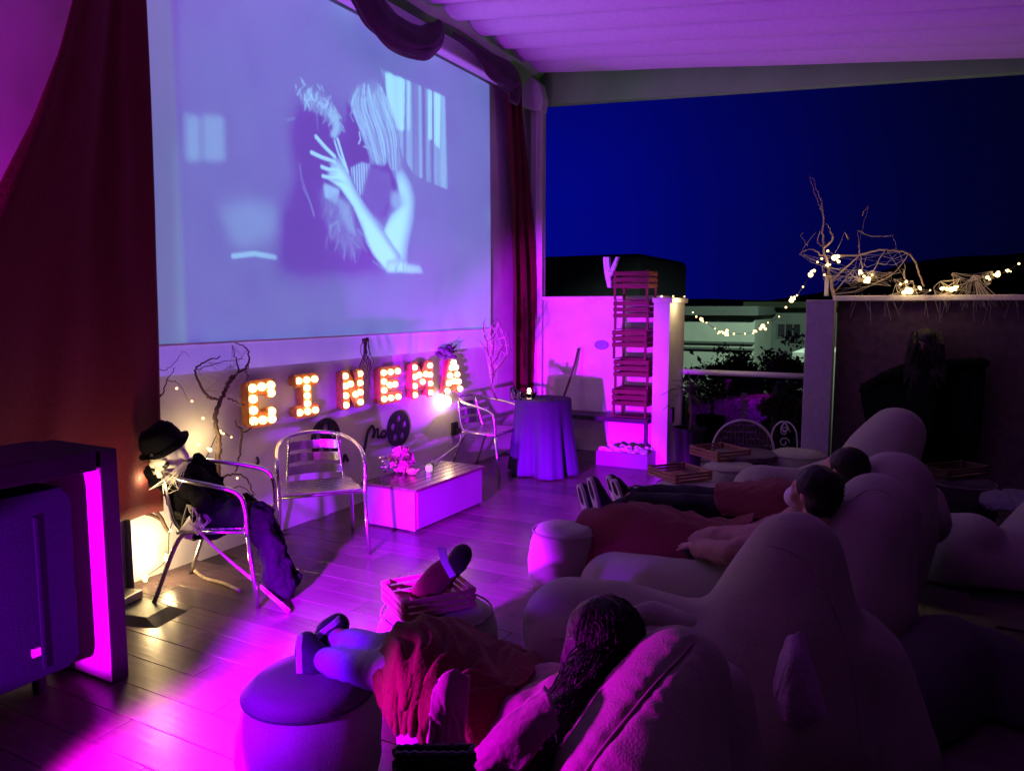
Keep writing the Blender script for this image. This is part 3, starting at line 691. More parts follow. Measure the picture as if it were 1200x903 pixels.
# ================================================================== FAIRY LIGHTS
fb_me = MB().ell((0, 0, 0), .012, n=8, m=5).mesh('bulb'); fb_me.materials.append(M_bulb)
def fairy(name, label, pts, sizes, wire_pts=None, glow=None, group=None):
    t_ = thing(name, label, 'fairy lights', pts[0], 0, group)
    mb = MB(); wp = [p - pts[0] for p in (wire_pts or pts)]
    if len(wp) > 1: mb.tube(bez(wp, 6), .003, 4)
    obj('wire', mb, M_wire, t_)
    for p, s_ in zip(pts, sizes):
        o = bpy.data.objects.new('bulb', fb_me); COL.objects.link(o); o.parent = t_; o.location = p - pts[0]; big = s_ > 1.4; s_ = .7 * s_; o.scale = (s_,) * 3
        for q in range(3 if big else 0):  # added overlapping bulbs imitate the glare around a big one
            o = bpy.data.objects.new('bulb', fb_me); COL.objects.link(o); o.parent = t_; o.location = p - pts[0] + Vector((random.uniform(-.02, .02), random.uniform(-.02, .02), random.uniform(-.018, .018))) * s_; o.scale = (s_ * random.uniform(.4, .75),) * 3
    return t_
RY = 7.86
l1 = [(812, 366), (816, 371), (822, 374), (828, 378), (838, 385), (843, 389), (851, 391), (860, 391), (873, 391), (884, 388), (894, 382), (900, 378), (913, 371), (921, 360), (927, 352), (931, 348), (934, 346), (941, 336), (950, 322), (954, 317), (958, 307)]
s1 = [1.0, 1.2, 2.2, .9, .8, 1.5, 2.6, 1.2, 1.0, 1.6, 2.6, .9, .9, 1.3, 2.4, 1.2, 1.0, 1.0, 2.8, 1.6, 1.1]
fairy('string_lights', 'warm string lights sagging across the gap above the glass railing', [at_y(x, y, RY) for x, y in l1], s1)
l2 = [(963, 303), (970, 294), (978, 302), (970, 310), (966, 322), (1008, 318), (1017, 327), (1022, 322), (1055, 333), (1066, 341), (1062, 330), (1078, 337), (1090, 340), (1104, 338), (1115, 339), (1122, 336), (1157, 325), (1169, 322), (1181, 317), (1194, 309)]
s2 = [1.2, 1.4, 3.2, 1.5, 1.1, 1.8, 3.0, 1.2, 1.2, 3.6, 1.4, 1.5, .9, 2.0, 2.8, 1.2, 1.7, 2.6, 1.5, 1.2]
fairy('string_lights', 'warm string lights tangled along the top of the dark wall', [at_y(x, y, RY) for x, y in l2], s2)
for px, py, e in ((851, 385, .5), (935, 340, .6), (975, 298, 1.0), (1015, 322, 1.0), (1066, 334, 1.3), (1113, 332, 1.0), (1168, 318, .7)):
    lamp('string_light_glow', 'POINT', at_y(px, py, RY - .08), e, (1, .68, .3), None, .04)
l3 = [(257, 506), (246, 527), (233, 521), (243, 551), (262, 540), (225, 470), (207, 455), (238, 490), (180, 640), (186, 690), (278, 560), (166, 557), (211, 576), (195, 655), (170, 676), (199, 621), (271, 512)]
fairy('string_lights', 'warm fairy lights scattered on the wall behind the left chair', [at_x(x, y, WX + .1) for x, y in l3[:3]] + [at_x(x, y, WX + .1) for x, y in l3[3:]], [1.9, 1.5, .8, 1.2, .9, .8, .9, 1.0, 1.5, 1.1, .9, 1.8, 1.3, 1.8, 2.0, 1.2, .8],
      [at_x(x, y, WX + .1) for x, y in [(271, 512), (257, 506), (246, 527), (230, 560), (211, 590), (199, 621), (195, 655), (170, 676)]])
for px, py, e in ((165, 560, 5), (175, 640, 6), (195, 655, 4), (247, 520, 2.2)):
    lamp('fairy_light_glow', 'POINT', at_x(px, py, WX + .16), e, (1, .7, .3), None, .03)
lamp('fairy_light_glow', 'POINT', at_f(176, 572, 3.92), 4, (1, .74, .36), None, .03)
# pillar top bulbs
o = fairy('string_lights', 'short run of warm bulbs lying on the coping of the white pillar', [Vector((-2.36, 7.75, 1.765)), Vector((-2.28, 7.9, 1.765)), Vector((-2.2, 8.05, 1.765))], [1.2, 1.2, 1.0])
lamp('pillar_glow', 'POINT', (-2.08, 7.72, 1.72), 3.4, (1, .75, .35), None, .03)
lamp('pillar_glow', 'POINT', (-2.27, 7.78, 1.83), .5, (1, .75, .35), None, .03)
# cobweb tangle and bare branches over the dark wall
br = thing('dry_branch', 'bare cobwebbed branches sprawling over the top of the dark wall', 'branch')
mb = MB(); tips = []
def ypath(mb, pts, r0, r1, y=7.92, jit=.006, n=5):
    P = bez([at_y(px, py, y + random.uniform(-.06, .06)) for px, py in pts], 5); P = [p + Vector((random.uniform(-jit, jit),) * 3) for p in P]; k = len(P)
    mb.tube(P, [r0 + (r1 - r0) * i / (k - 1) for i in range(k)], n); return P
for l, a, b_ in (([(978, 348), (974, 330), (970, 312), (966, 296), (964, 272), (965, 250), (960, 230), (952, 208)], .018, .004), ([(965, 250), (958, 235), (949, 206)], .006, .003), ([(966, 290), (976, 280), (972, 268), (968, 262)], .012, .003), ([(966, 290), (958, 282), (962, 270)], .009, .003), ([(964, 300), (950, 292), (938, 297), (942, 300)], .008, .003), ([(938, 297), (945, 286), (956, 272)], .004, .002), ([(946, 288), (939, 276), (942, 272)], .004, .002),
        ([(974, 330), (990, 315), (1004, 302), (1007, 298)], .009, .004), ([(984, 300), (1006, 299), (1030, 293), (1050, 294), (1067, 298), (1076, 318), (1082, 336)], .010, .008), ([(1006, 330), (1010, 312), (1007, 285)], .006, .003), ([(1020, 325), (1030, 305), (1038, 292)], .005, .003), ([(1022, 333), (1040, 325), (1052, 315), (1066, 296)], .008, .003), ([(1062, 340), (1060, 322), (1058, 315)], .009, .003), ([(1005, 270), (1018, 276), (1034, 277), (1046, 276)], .005, .003), ([(1010, 253), (1014, 246), (1018, 241)], .007, .003), ([(990, 272), (994, 280), (993, 276)], .006, .003), ([(980, 340), (990, 328), (1003, 312)], .007, .003)):
    tips += ypath(mb, l, a, b_)[1::3]
for l in ([(1018, 241), (1012, 262), (1006, 290)], [(1005, 270), (1006, 285), (1007, 300)], [(1046, 276), (1050, 288), (1050, 294)], [(990, 272), (984, 286), (978, 298)]): ypath(mb, l, .0022, .0018)
obj('branch', mb, M_twigp, br, smooth=True)
mb = MB(); low = [p for p in tips if p.z < 2.2]
random.seed(11)
web(mb, low, 26, .08, .0013)
for c in [(1066, 340), (1020, 330), (1140, 330), (1112, 340), (985, 325)]:
    pts = [at_y(c[0] + random.uniform(-26, 26), c[1] + random.uniform(-14, 8), 7.9) for _ in range(9)]; web(mb, pts, 34, .06, .0016)
pk = at_y(1141, 322, 7.9)
for i in range(26): mb.tube([pk, at_y(1141 + random.uniform(-28, 40), 350 + random.uniform(-4, 14), 7.86)], .0016, 3, cap=False)
for i in range(30):
    x = random.uniform(985, 1195); mb.tube([at_y(x, 344, 7.83), at_y(x + random.uniform(-12, 12), 352 + random.uniform(0, 28), 7.82)], .0014, 3, cap=False)
o = obj('cobweb', mb, M_web, br); o['kind'] = 'stuff'
# ================================================================== CHAIRS
def make_chair(label):
    t_ = thing('aluminium_chair', label, 'chair', (0, 0, 0), 0, 'aluminium terrace chairs')
    arc = bez([(.275, -.235, .40), (.282, -.23, .56), (.28, -.19, .645), (.275, -.06, .685), (.245, .12, .715), (.16, .245, .745), (0, .285, .76), (-.16, .245, .745), (-.245, .12, .715), (-.275, -.06, .685), (-.28, -.19, .645), (-.282, -.23, .56), (-.275, -.235, .40)], 6)
    obj('arm_tube', MB().tube(arc, .0135, 10), M_alu, t_, smooth=True)
    for s in (-1, 1):
        obj('leg', MB().tube([(s * .275, -.237, .41), (s * .28, -.26, .2), (s * .29, -.285, 0)], .0135, 10), M_alu, t_, smooth=True)
        obj('leg', MB().tube(bez([(s * .235, .10, .43), (s * .245, .17, .34), (s * .27, .30, 0)], 4), .0125, 10), M_alu, t_, smooth=True)
        obj('back_upright', MB().tube(bez([(s * .2, .15, .41), (s * .19, .2, .5), (s * .165, .25, .745)], 4), .0115, 8), M_alu, t_, smooth=True)
    fr = MB(); r_ = .011
    fr.tube([(-.27, -.235, .425), (.27, -.235, .425)], r_, 8); fr.tube([(-.25, .15, .42), (.25, .15, .42)], r_, 8)
    for s in (-1, 1): fr.tube([(s * .265, -.235, .425), (s * .24, .15, .42)], r_, 8)
    obj('seat_frame', fr, M_alu, t_, smooth=True)
    for k in range(9):
        yv = -.222 + k * .0445; w = .50 - .035 * k / 8
        obj('seat_slat', MB().box((0, yv, .442 - .006 * math.sin(math.pi * k / 8)), (w, .037, .007)), M_alu, t_, bevel=.002)
    for z in (.50, .585, .67):
        mb = MB(); n = 8
        for i in range(n):
            x0 = -.19 + .38 * i / n; x1 = x0 + .38 / n
            f_ = lambda x: .235 + (z - .5) * .2 - .06 * (x / .19) ** 2 + .03
            mb.bar((x0, f_(x0), z), (x1, f_(x1), z), .006, .062)
        obj('back_slat', mb, M_alu, t_)
    return t_
ch = make_chair('aluminium armchair facing the camera in the middle before the marquee letters')
ch.location = (-3.56, 3.84, 0); ch.rotation_euler = (0, 0, R(49))
dup(ch, (-3.51, 2.97, 0), R(120), 'aluminium armchair on the left holding the seated black-robed figure')
dup(ch, (-3.73, 6.47, 0), R(90), 'aluminium armchair tucked against the round cloth-covered table')

# ================================================================== CABINET, SPEAKER, STAND
cb = thing('open_cabinet', 'dark open-fronted cabinet at the left with a glowing magenta inner side', 'cabinet')
obj('side_panel', MB().box((-3.27, 1.995, .52), (.46, .075, 1.04)), M_cab, cb, bevel=.004)
obj('side_lining', MB().box((-3.272, 1.953, .49), (.455, .006, .96)), M_cabin, cb)
obj('light_stop_panel', MB().box((-3.49, 1.29, .52), (.02, 1.28, .86)), M_cab, cb)  # added behind the speaker so that light does not escape
obj('top_panel', MB().box((-3.27, 1.25, 1.005), (.46, 1.375, .09)), M_cab, cb, bevel=.004)
obj('side_panel', MB().box((-3.27, .6, .52), (.46, .09, 1.04)), M_cab, cb, bevel=.004)
a = at_x(89, 660, -3.10); zt = at_x(93, 566, -3.10).z; zb = at_x(90, 778, -3.10).z
sp = thing('speaker_cabinet', 'tall navy loudspeaker box standing inside the open cabinet', 'speaker', (0, 0, 0))
y1 = a.y; y0 = y1 - .62
prof = [(y0, zb + .02), (y0 + .03, zb), (y1 - .05, zb), (y1, zb + .04), (y1, zt - .05), (y1 - .04, zt), (y0, zt)]
me_v = [( -3.11, y_, z_) for y_, z_ in prof] + [(-3.40, y_, z_) for y_, z_ in prof]; n = len(prof)
obj('box', MB().add(me_v, [tuple(range(n)), tuple(range(2 * n - 1, n - 1, -1))] + [(i, i + n, (i + 1) % n + n, (i + 1) % n) for i in range(n)]), M_spk, sp, bevel=.004)
obj('grille_trim', MB().box((-3.103, at_x(47, 690, -3.1).y, (zt + zb) / 2 - .03), (.012, .016, zt - zb - .14)), M_spk, sp, bevel=.003)
p = at_x(44, 775, -3.10); obj('badge', MB().box((-3.103, p.y, p.z + .04), (.012, .035, .035)), M_sole, sp, bevel=.002)
for yv in (y0 + .1, y1 - .1): obj('foot', MB().lathe([(.025, 0), (.03, zb)], 12, (-3.25, yv, 0)), M_black, sp)
st_ = thing('pole_stand', 'flat black steel foot with slim metal pole beside the left chair', 'stand', (-3.70, 2.5, 0), R(12))
obj('base_plate', MB().add([(-.26, -.2, 0), (.3, -.14, 0), (.3, .1, 0), (-.26, .2, 0), (-.22, -.12, .05), (.2, -.1, .03), (.2, .06, .03), (-.22, .14, .05)], [(0, 3, 2, 1), (4, 5, 6, 7), (0, 1, 5, 4), (1, 2, 6, 5), (2, 3, 7, 6), (3, 0, 4, 7)]), M_black, st_, bevel=.004)
obj('weight', MB().box((-.1, .02, .065), (.2, .16, .045)), M_steel, st_, bevel=.006)
p = at_z(141, 690, .05) - Vector((-3.70, 2.5, 0)); p = Matrix.Rotation(-R(12), 3, 'Z') @ p
obj('pole', MB().box((-.13, .10, .26), (.03, .035, .42)), M_steel, st_, bevel=.003)
obj('pole_cover', MB().box((-.105, .12, .26), (.03, .03, .42)), M_black, st_, bevel=.003)

# ================================================================== COFFEE TABLE
ct = thing('coffee_table', 'low white box coffee table with a glossy dark slatted top', 'table', (-3.39, 4.88, 0), R(-1))
obj('end_panel', MB().box((0, -.465, .16), (.48, .02, .29)), M_table, ct, bevel=.003)
obj('end_panel', MB().box((0, .465, .16), (.48, .02, .29)), M_table, ct, bevel=.003)
obj('side_panel', MB().box((.24, 0, .165), (.02, .905, .28)), M_table, ct, bevel=.003)
obj('side_panel', MB().box((-.24, 0, .165), (.02, .905, .28)), M_table, ct, bevel=.003)
for k in range(7): obj('top_board', MB().box((-.225 + k * .075, 0, .318), (.071, .97, .022)), M_tabtop, ct, bevel=.003)
for sx in (-1, 1):
    for sy in (-1, 1): obj('foot', MB().box((sx * .2, sy * .43, .012), (.05, .05, .024)), M_black, ct)
def on_table(px, py): return at_z(px, py, .330)
p = on_table(471, 553)
fb_ = thing('flower_ball', 'pink dried flower ball with silver sprigs on the coffee table', 'decoration', p)
mb = MB(); random.seed(5)
for i in range(150):
    d = Vector((random.gauss(0, 1), random.gauss(0, 1), random.gauss(0, 1))).normalized(); c = Vector((0, 0, .105)) + d * .085
    q = d.to_track_quat('Z', 'Y').to_matrix() @ Matrix.Rotation(random.uniform(0, 6.28), 3, 'Z')
    mb.ell(c, (.009, .020, .028), q, n=7, m=4)
mb.ell((0, 0, .105), .085)
obj('flower_head', mb, M_flower, fb_)
for i in range(10):
    a = random.uniform(2.2, 5.2); mb = MB(); e = Vector((math.cos(a) * .16, math.sin(a) * .16, random.uniform(.02, .15)))
    mb.tube([(0, 0, .04), e * .6 + Vector((0, 0, .03)), e], .003, 4); mb.ell(e, (.022, .008, .012), Matrix.Rotation(a, 3, 'Z'), n=6, m=4); mb.ell(e * .8, (.015, .008, .014), n=6, m=4)
    obj('sprig', mb, M_silver, fb_)
p = on_table(503, 552)
c_ = thing('candle_glass', 'small white candle in a glass on the coffee table', 'candle', p)
obj('wax', MB().lathe([(.026, 0), (.03, .005), (.03, .045), (.0, .046)], 16), mat('white candle', (.8, .75, .78), .5, emit=(1, .75, .6), estr=.4), c_, smooth=False)
obj('holder', MB().lathe([(.034, 0), (.036, .02), (.036, .06)], 18), M_glass, c_, smooth=True)
p = on_table(482, 556); o = obj('gourd', MB().ell((0, 0, .028), (.05, .03, .028)).tube([(.04, 0, .03), (.07, .01, .05)], .006, 6), mat('yellow gourd', (.7, .6, .2), .5, nscale=20, var=.2), None, p, smooth=True)
tag(o, 'small yellow gourd lying in front of the pink flower ball', 'gourd')

# ================================================================== ROUND TABLE
RT = Vector((-3.23, 6.70, 0))
rt = thing('round_table', 'round pedestal table hidden under an indigo cloth', 'table', RT)
obj('table_top', MB().lathe([(.265, .715), (.27, .72), (.27, .74), (.265, .745)], 36), M_table, rt)
obj('pedestal', MB().lathe([(.035, .03), (.035, .715)], 16), M_steel, rt)
obj('foot', MB().lathe([(.2, 0), (.2, .015), (.05, .03)], 24), M_steel, rt)
def tc(u, v):
    a = 2 * math.pi * u
    if v < .35: r = .28 * v / .35; return (r * math.cos(a), r * math.sin(a), .752 - .003 * (v / .35) ** 4)
    t = (v - .35) / .65; f = 1 + t * (.10 + .16 * math.sin(a * 6 + 1.2) + .08 * math.sin(a * 11 + 2) + .05 * math.sin(a * 19))
    # the hem trails towards the room
    f += t * .32 * max(0, math.cos(a - R(-40))) ** 6
    return (.28 * f * math.cos(a), .28 * f * math.sin(a), .749 - .735 * t ** .95)
o = sheet('tablecloth', 110, 26, tc, M_cloth, None, .004); o.location = RT
tag(o, 'indigo floor length cloth draped over the round table', 'tablecloth')
p = at_f(620, 468, 7.25); p.z = .756
c_ = thing('candle_glass', 'lit candle glowing in a cut glass bowl on the round table', 'candle', p)
obj('bowl', MB().lathe([(.03, 0), (.06, .02), (.075, .07), (.072, .072), (.055, .025), (.0, .008)], 20), M_glass, c_, smooth=True)
obj('candle', MB().lathe([(.022, .012), (.022, .055), (.004, .057)], 14), M_wax, c_)
obj('flame', MB().ell((0, 0, .085), (.016, .016, .03)), mat('flame', (1, .7, .3), .5, emit=(1, .6, .22), estr=40), c_, smooth=True)
lamp('candle_glow', 'POINT', p + Vector((.0, -.03, .12)), .35, (1, .62, .3), None, .03)
for dx in (-.09, -.14):
    q = p + Vector((dx, dx * .5, 0)); g_ = thing('drinking_glass', ('empty stemless glass left of the lit candle', 'taller empty glass farthest left of the lit candle')[dx < -.1], 'glass', q)
    obj('bowl', MB().lathe([(.025, 0), (.033, .03), (.03, .09 if dx > -.1 else .12), (.027, .09 if dx > -.1 else .12), (.0, .01)], 16), M_glass, g_, smooth=True)
    obj('base', MB().lathe([(.026, -.001), (.026, .004)], 16), M_glass, g_)
# leaning stick and far bench
o = obj('leaning_stick', MB().tube(bez([at_y(678, 408, 7.93), at_y(672, 432, 7.86), at_y(664, 455, 7.75), at_y(655, 480, 7.6), at_y(648, 500, 7.5)], 5), [.014] * 20 + [.02], 6), M_twig, smooth=True)
tag(o, 'thin dark stick leaning on the magenta parapet wall', 'stick')
bn = thing('wall_bench', 'narrow black bench along the parapet wall carrying the crate tower', 'bench')
xl, xr = -3.72, -2.43; bz = at_y(740, 489, 7.62).z
obj('seat_board', MB().box(((xl + xr) / 2, 7.74, bz - .03), (xr - xl, .34, .05)), M_black, bn, bevel=.004)
for yv in (7.6, 7.88):
    obj('leg', MB().bar((-3.62, yv, .0), (-3.42, yv, bz - .055), .03, .03), M_black, bn); obj('leg', MB().bar((-3.42, yv + .04, .0), (-3.62, yv + .04, bz - .055), .03, .03), M_black, bn)
    obj('leg', MB().box((-2.455, yv, (bz - .055) / 2), (.035, .035, bz - .055)), M_black, bn)
tr = thing('pebble_planter', 'low white planter trough of pebbles under the black bench', 'planter')
a = at_z(698, 546, 0); b2 = at_z(757, 546, 0)
cx, cy = (a.x + b2.x) / 2 + .02, 7.46
obj('trough', MB().box((cx, cy - .15, .075), (.56, .02, .15)).box((cx, cy + .15, .075), (.56, .02, .15)).box((cx - .27, cy, .075), (.02, .278, .149)).box((cx + .27, cy, .075), (.02, .278, .149)).box((cx, cy, .06), (.52, .278, .1)), M_table, tr)
random.seed(9); peb = MB().ell((0, 0, 0), (.035, .028, .022), n=8, m=5).mesh('pebble'); peb.materials.append(M_pebble)
for i in range(60):
    o = bpy.data.objects.new('pebble', peb); COL.objects.link(o); o.parent = tr
    o.location = (cx + random.uniform(-.24, .24), cy + random.uniform(-.12, .12), .125 + random.uniform(0, .05)); o.rotation_euler = (random.uniform(-.6, .6), random.uniform(-.6, .6), random.uniform(0, 6)); s_ = random.uniform(.7, 1.4); o.scale = (s_, s_, s_)
o = obj('wall_disc', MB().lathe([(.085, 0), (.085, .008), (.07, .014)], 24, sx=1, sy=.62), mat('violet plaque', (.25, .2, .5), .6), None, at_y(705, 404, 7.995)); o.rotation_euler = (R(90), 0, 0)  # flat violet oval set against the wall
tag(o, 'small oval plaque on the magenta wall left of the crate tower', 'disc')
# ================================================================== CRATES
def make_crate(name, L, Wd, H, m, label, cat, group=None, gap=True, nsl=3, cover=1.0):
    t_ = thing(name, label, cat, (0, 0, 0), 0, group); sh = H * cover / nsl
    th = min(.012, sh * .35)
    for sx in (-1, 1):
        for sy in (-1, 1): obj('corner_post', MB().box((sx * (L / 2 - .012), sy * (Wd / 2 - .012), H / 2), (.022, .022, H)), m, t_)
    for k in range(nsl):
        z = H - sh * (k + .5); hh = sh * .66
        for sy in (-1, 1): obj('side_slat', MB().box((0, sy * (Wd / 2 + .004), z), (L, .008, hh)), m, t_)
        for sx in (-1, 1): obj('end_slat', MB().box((sx * (L / 2 + .004), 0, z), (.008, Wd, hh)), m, t_)
    nb = 4
    for k in range(nb): obj('bottom_slat', MB().box((0, -Wd / 2 + Wd * (k + .5) / nb, .006), (L - .05, Wd / nb * .8, .009)), m, t_)
    return t_
def crate_px(A, B, C, z, hpx, name, label, cat, m=M_crate, group='wooden crates on the poufs'):
    A, B, C = [at_z(*q, z) for q in (A, B, C)]; d = C - B; e = A - B
    L = d.length; w = max(e.length, .5 * L); c = B + d / 2 + d.normalized().cross(Vector((0, 0, -1))) * (-w / 2)
    perp = Vector((-d.y, d.x, 0)).normalized(); c = B + d / 2 + perp * w / 2
    F = -B.x * math.sin(PH) + B.y * math.cos(PH)
    t_ = make_crate(name, L, w, pxm(hpx, F), m, label, cat, group); t_.location = c; t_.rotation_euler = (0, 0, math.atan2(d.y, d.x)); return t_
tower_w = pxm(42, 7.95); th_ = (at_y(740, 316, 7.62).z - bz) / 5
tx = (at_y(719, 400, 7.62).x + at_y(761, 400, 7.62).x) / 2 - .01
c1 = make_crate('wooden_crate', tower_w, .30, th_ - .004, M_crate2, 'reddish wooden crate at the bottom of the crate tower', 'crate', 'wooden crates in the tower', nsl=3, cover=.62)
c1.location = (tx, 7.76, bz - .003)
names = ['second', 'third', 'fourth', 'topmost']
for k in range(4):
    dup(c1, (tx + (.012, -.008, .006, -.004)[k], 7.76 + (.0, .012, -.01, .006)[k], bz - .003 + th_ * (k + 1)), R((1.5, -2, 1, -1)[k]), f'reddish wooden crate, {names[k]} from the bottom in the crate tower' if k < 3 else 'reddish wooden crate, topmost of the crate tower')
# pale peg ornament
p0 = at_y(716, 337, 7.70); Hh = at_y(716, 301, 7.70).z - p0.z
pg = thing('giant_peg', 'pale blue forked wooden peg ornament at the top left of the crate tower', 'ornament', p0)
w_ = pxm(6, 7.8)
obj('prong', MB().prism([(-.03, 0), (.01, 0), (-.005, Hh * .55), (-.02, Hh), (-.085, Hh), (-.07, Hh * .5)], -.03, .03), M_peg, pg, bevel=.003)
obj('prong', MB().prism([(-.01, Hh * .35), (.02, Hh * .42), (.085, Hh * .98), (.06, Hh * 1.0), (-.0, Hh * .62)], -.026, .026), M_peg, pg, bevel=.003)
obj('spring', MB().tube([(-.03, -.034, Hh * .5), (.02, -.034, Hh * .5)], .008, 6).tube([(-.03, .034, Hh * .5), (.02, .034, Hh * .5)], .008, 6), M_steel, pg)

# ================================================================== RAIL CORNER PLANTS AND CHAIR
p = at_z(816, 545, 0); p = Vector((-2.0, 7.62, 0))
yp = thing('yucca_plant', 'spiky yucca in a black pot in front of the glass railing', 'plant', p)
obj('pot', MB().lathe([(.10, 0), (.12, .02), (.155, .38), (.17, .38), (.17, .42), (.15, .42), (.14, .36), (.0, .35)], 22), M_pot, yp, smooth=False)
obj('stem', MB().tube(bez([(0, 0, .34), (.02, 0, .55), (.0, 0, .74), (.01, .01, .84)], 4), .018, 7), M_twig, yp, smooth=True)
random.seed(21)
for i in range(34):
    a = random.uniform(0, 6.28); el = random.uniform(-.5, 1.4); L = random.uniform(.2, .34); b0 = Vector((.01, .01, .84 - random.uniform(0, .1)))
    d = Vector((math.cos(a) * math.cos(el), math.sin(a) * math.cos(el), math.sin(el))); s_ = d.cross(Vector((0, 0, 1))).normalized(); mb = MB(); vs = []
    for k in range(5):
        t = k / 4; c = b0 + d * L * t + Vector((0, 0, -.10 * t * t * L / .3)); w = .014 * (1 - t) + .002
        vs += [c - s_ * w, c + s_ * w + Vector((0, 0, .003)), c + Vector((0, 0, -.004))]
    fs = []
    for k in range(4):
        for q, r2 in ((0, 1), (1, 2), (2, 0)): fs.append((k * 3 + q, k * 3 + r2, k * 3 + 3 + r2, k * 3 + 3 + q))
    obj('leaf', mb.add(vs, fs), M_yucca, yp)
F_ = 6.7; c = at_f(870, 545, F_)
wk = thing('round_back_chair', 'dark woven chair with a pale arched rim near the glass railing', 'chair', (c.x, c.y, 0), R(15))
r_ = pxm(35, F_); zc = at_f(870, 527, F_).z
arch = [(r_ * math.cos(a), .0, zc + r_ * 1.02 * math.sin(a)) for a in np.linspace(-.15, math.pi + .15, 26)]
obj('rim', MB().tube(arch, .010, 8), mat('pale iron', (.5, .5, .48), .5), wk, smooth=True)
mb = MB()
for k in range(15):
    x = -r_ + 2 * r_ * (k + .5) / 15; h = math.sqrt(max(0, r_ * r_ - x * x)); mb.bar((x, .02, .35), (x, .012, zc + h), .012, .020)
for k in range(9):
    z = .38 + k * .06
    hw = r_ if z < zc else math.sqrt(max(.001, r_ * r_ - (z - zc) ** 2)); mb.bar((-hw, .03, z), (hw, .03, z), .010, .045)
obj('woven_back', mb, M_wick, wk)
obj('seat', MB().lathe([(r_ * .9, .33), (r_, .35), (r_, .39), (r_ * .9, .40)], 24, (0, -.25, 0)), M_wick, wk)
for sx in (-1, 1):
    for yv in (-.45, -.02): obj('leg', MB().tube([(sx * r_ * .8, yv, 0), (sx * r_ * .7, yv, .35)], .014, 8), M_wick, wk)
c = at_f(918, 540, F_ + .2)
ir = thing('iron_plant_stand', 'small pale scrolled iron stand right of the woven chair', 'stand', (c.x, c.y, 0))
ip = mat('pale iron', (.5, .5, .48), .5); zt = at_f(918, 494, F_ + .2).z
for s in (-1, 1): obj('upright', MB().tube(bez([(s * .13, 0, 0), (s * .12, 0, .3), (s * .1, 0, zt - .08), (s * .02, 0, zt), (s * -.03, 0, zt - .06), (s * .01, 0, zt - .1)], 6), .008, 6), ip, ir, smooth=True)
for k in range(4):
    z = .2 + k * .1; obj('scroll', MB().tube([(.05 * math.cos(a) * (1 - a / 9), 0, z + .05 * math.sin(a) * (1 - a / 9)) for a in np.linspace(0, 7, 22)], .005, 5), ip, ir, smooth=True)
obj('shelf', MB().lathe([(.13, .14), (.13, .155)], 18), ip, ir)

# ================================================================== BEANBAGS
def blob(name, caps, m, label, cat, group=None, vox=.016, it=14, disp=(2.2, .009), parent=None):
    mb = MB()
    for chn in caps:
        mb.chain([(at_f(px, py, F) if len(q) == 4 else q[0], pxm(q[3], q[2]) if len(q) == 4 else q[1]) for q in chn for px, py, F in [q[:3] if len(q) == 4 else (0, 0, 1)]])
    # rest on the floor
    mb.v = [(x, y, max(z, .004)) for x, y, z in mb.v]
    o = obj(name, mb, m, parent, remesh=vox, it=it, disp=disp)
    if label: tag(o, label, cat, group)
    return o
def lounger(caps, label, m=M_bag, seam=None, **k):
    t_ = thing('beanbag_lounger', label, 'beanbag', (0, 0, 0), 0, 'beanbag loungers facing the screen')
    b_ = blob('cushion_body', caps, m, None, None, parent=t_, **k)
    return t_, b_
def bvh(o):
    me = o.data; mw = o.matrix_basis; return BVHTree.FromPolygons([mw @ v.co for v in me.vertices], [tuple(p.vertices) for p in me.polygons])
def seam(o, pts, parent, r=.006, off=.0):
    T = bvh(o); out = []
    for px, py in pts:
        h = T.ray_cast(Vector((0, 0, CAMH)), ray(px, py).normalized())
        if h[0] is not None: out.append(h[0] + h[1] * off)
    if len(out) > 2: obj('seam', MB().tube(bez(out, 5), r, 6), M_seam, parent, smooth=True)
GL = 'beanbag loungers facing the screen'
L4, b4 = lounger([[(795, 796, 1.84, 66), (770, 852, 1.74, 87), (747, 940, 1.64, 124)], [(755, 990, 1.8, 130), (640, 1005, 1.9, 105), (520, 975, 2.02, 98)], [(838, 815, 2.0, 48), (820, 960, 1.85, 90)]], 'nearest beanbag lounger with seamed side under the dark-haired person', it=40, disp=(2.0, .006), vox=.010)
seam(b4, [(812, 752), (800, 766), (780, 786), (760, 808), (735, 838), (710, 868), (690, 895), (680, 910)], L4, .004, -.006)
def gather(o, pts, groove=.009, rip=.0022, wl=.055, side=1):
    T = bvh(o); out = []
    for px, py in pts:
        h = T.ray_cast(Vector((0, 0, CAMH)), ray(px, py).normalized())
        if h[0] is not None: out.append(h[0])
    if len(out) < 3: return
    C_ = np.array([tuple(p) for p in bez(out, 16)]); sl_ = np.r_[0, np.cumsum(np.linalg.norm(np.diff(C_, axis=0), axis=1))]
    V = np.array([tuple(v.co) for v in o.data.vertices]); Nn = np.array([tuple(v.normal) for v in o.data.vertices])
    for k in range(0, len(V), 4000):
        D = np.linalg.norm(V[k:k + 4000, None, :] - C_[None], axis=2); a = D.argmin(1); d = D[np.arange(len(a)), a]; sp_ = sl_[a]
        h = -groove * np.exp(-(d / .014) ** 2) + rip * np.sin(sp_ * 2 * np.pi / wl + 1.7 * np.sin(sp_ * 31)) * np.exp(-(d / .055) ** 2) * np.minimum(1, d / .02)
        V[k:k + 4000] += Nn[k:k + 4000] * h[:, None]
    o.data.vertices.foreach_set('co', V.astype(np.float32).ravel()); o.data.update()
S4 = [(812, 752), (800, 766), (780, 786), (760, 808), (735, 838), (710, 868), (690, 895), (680, 910)]
gather(b4, S4)
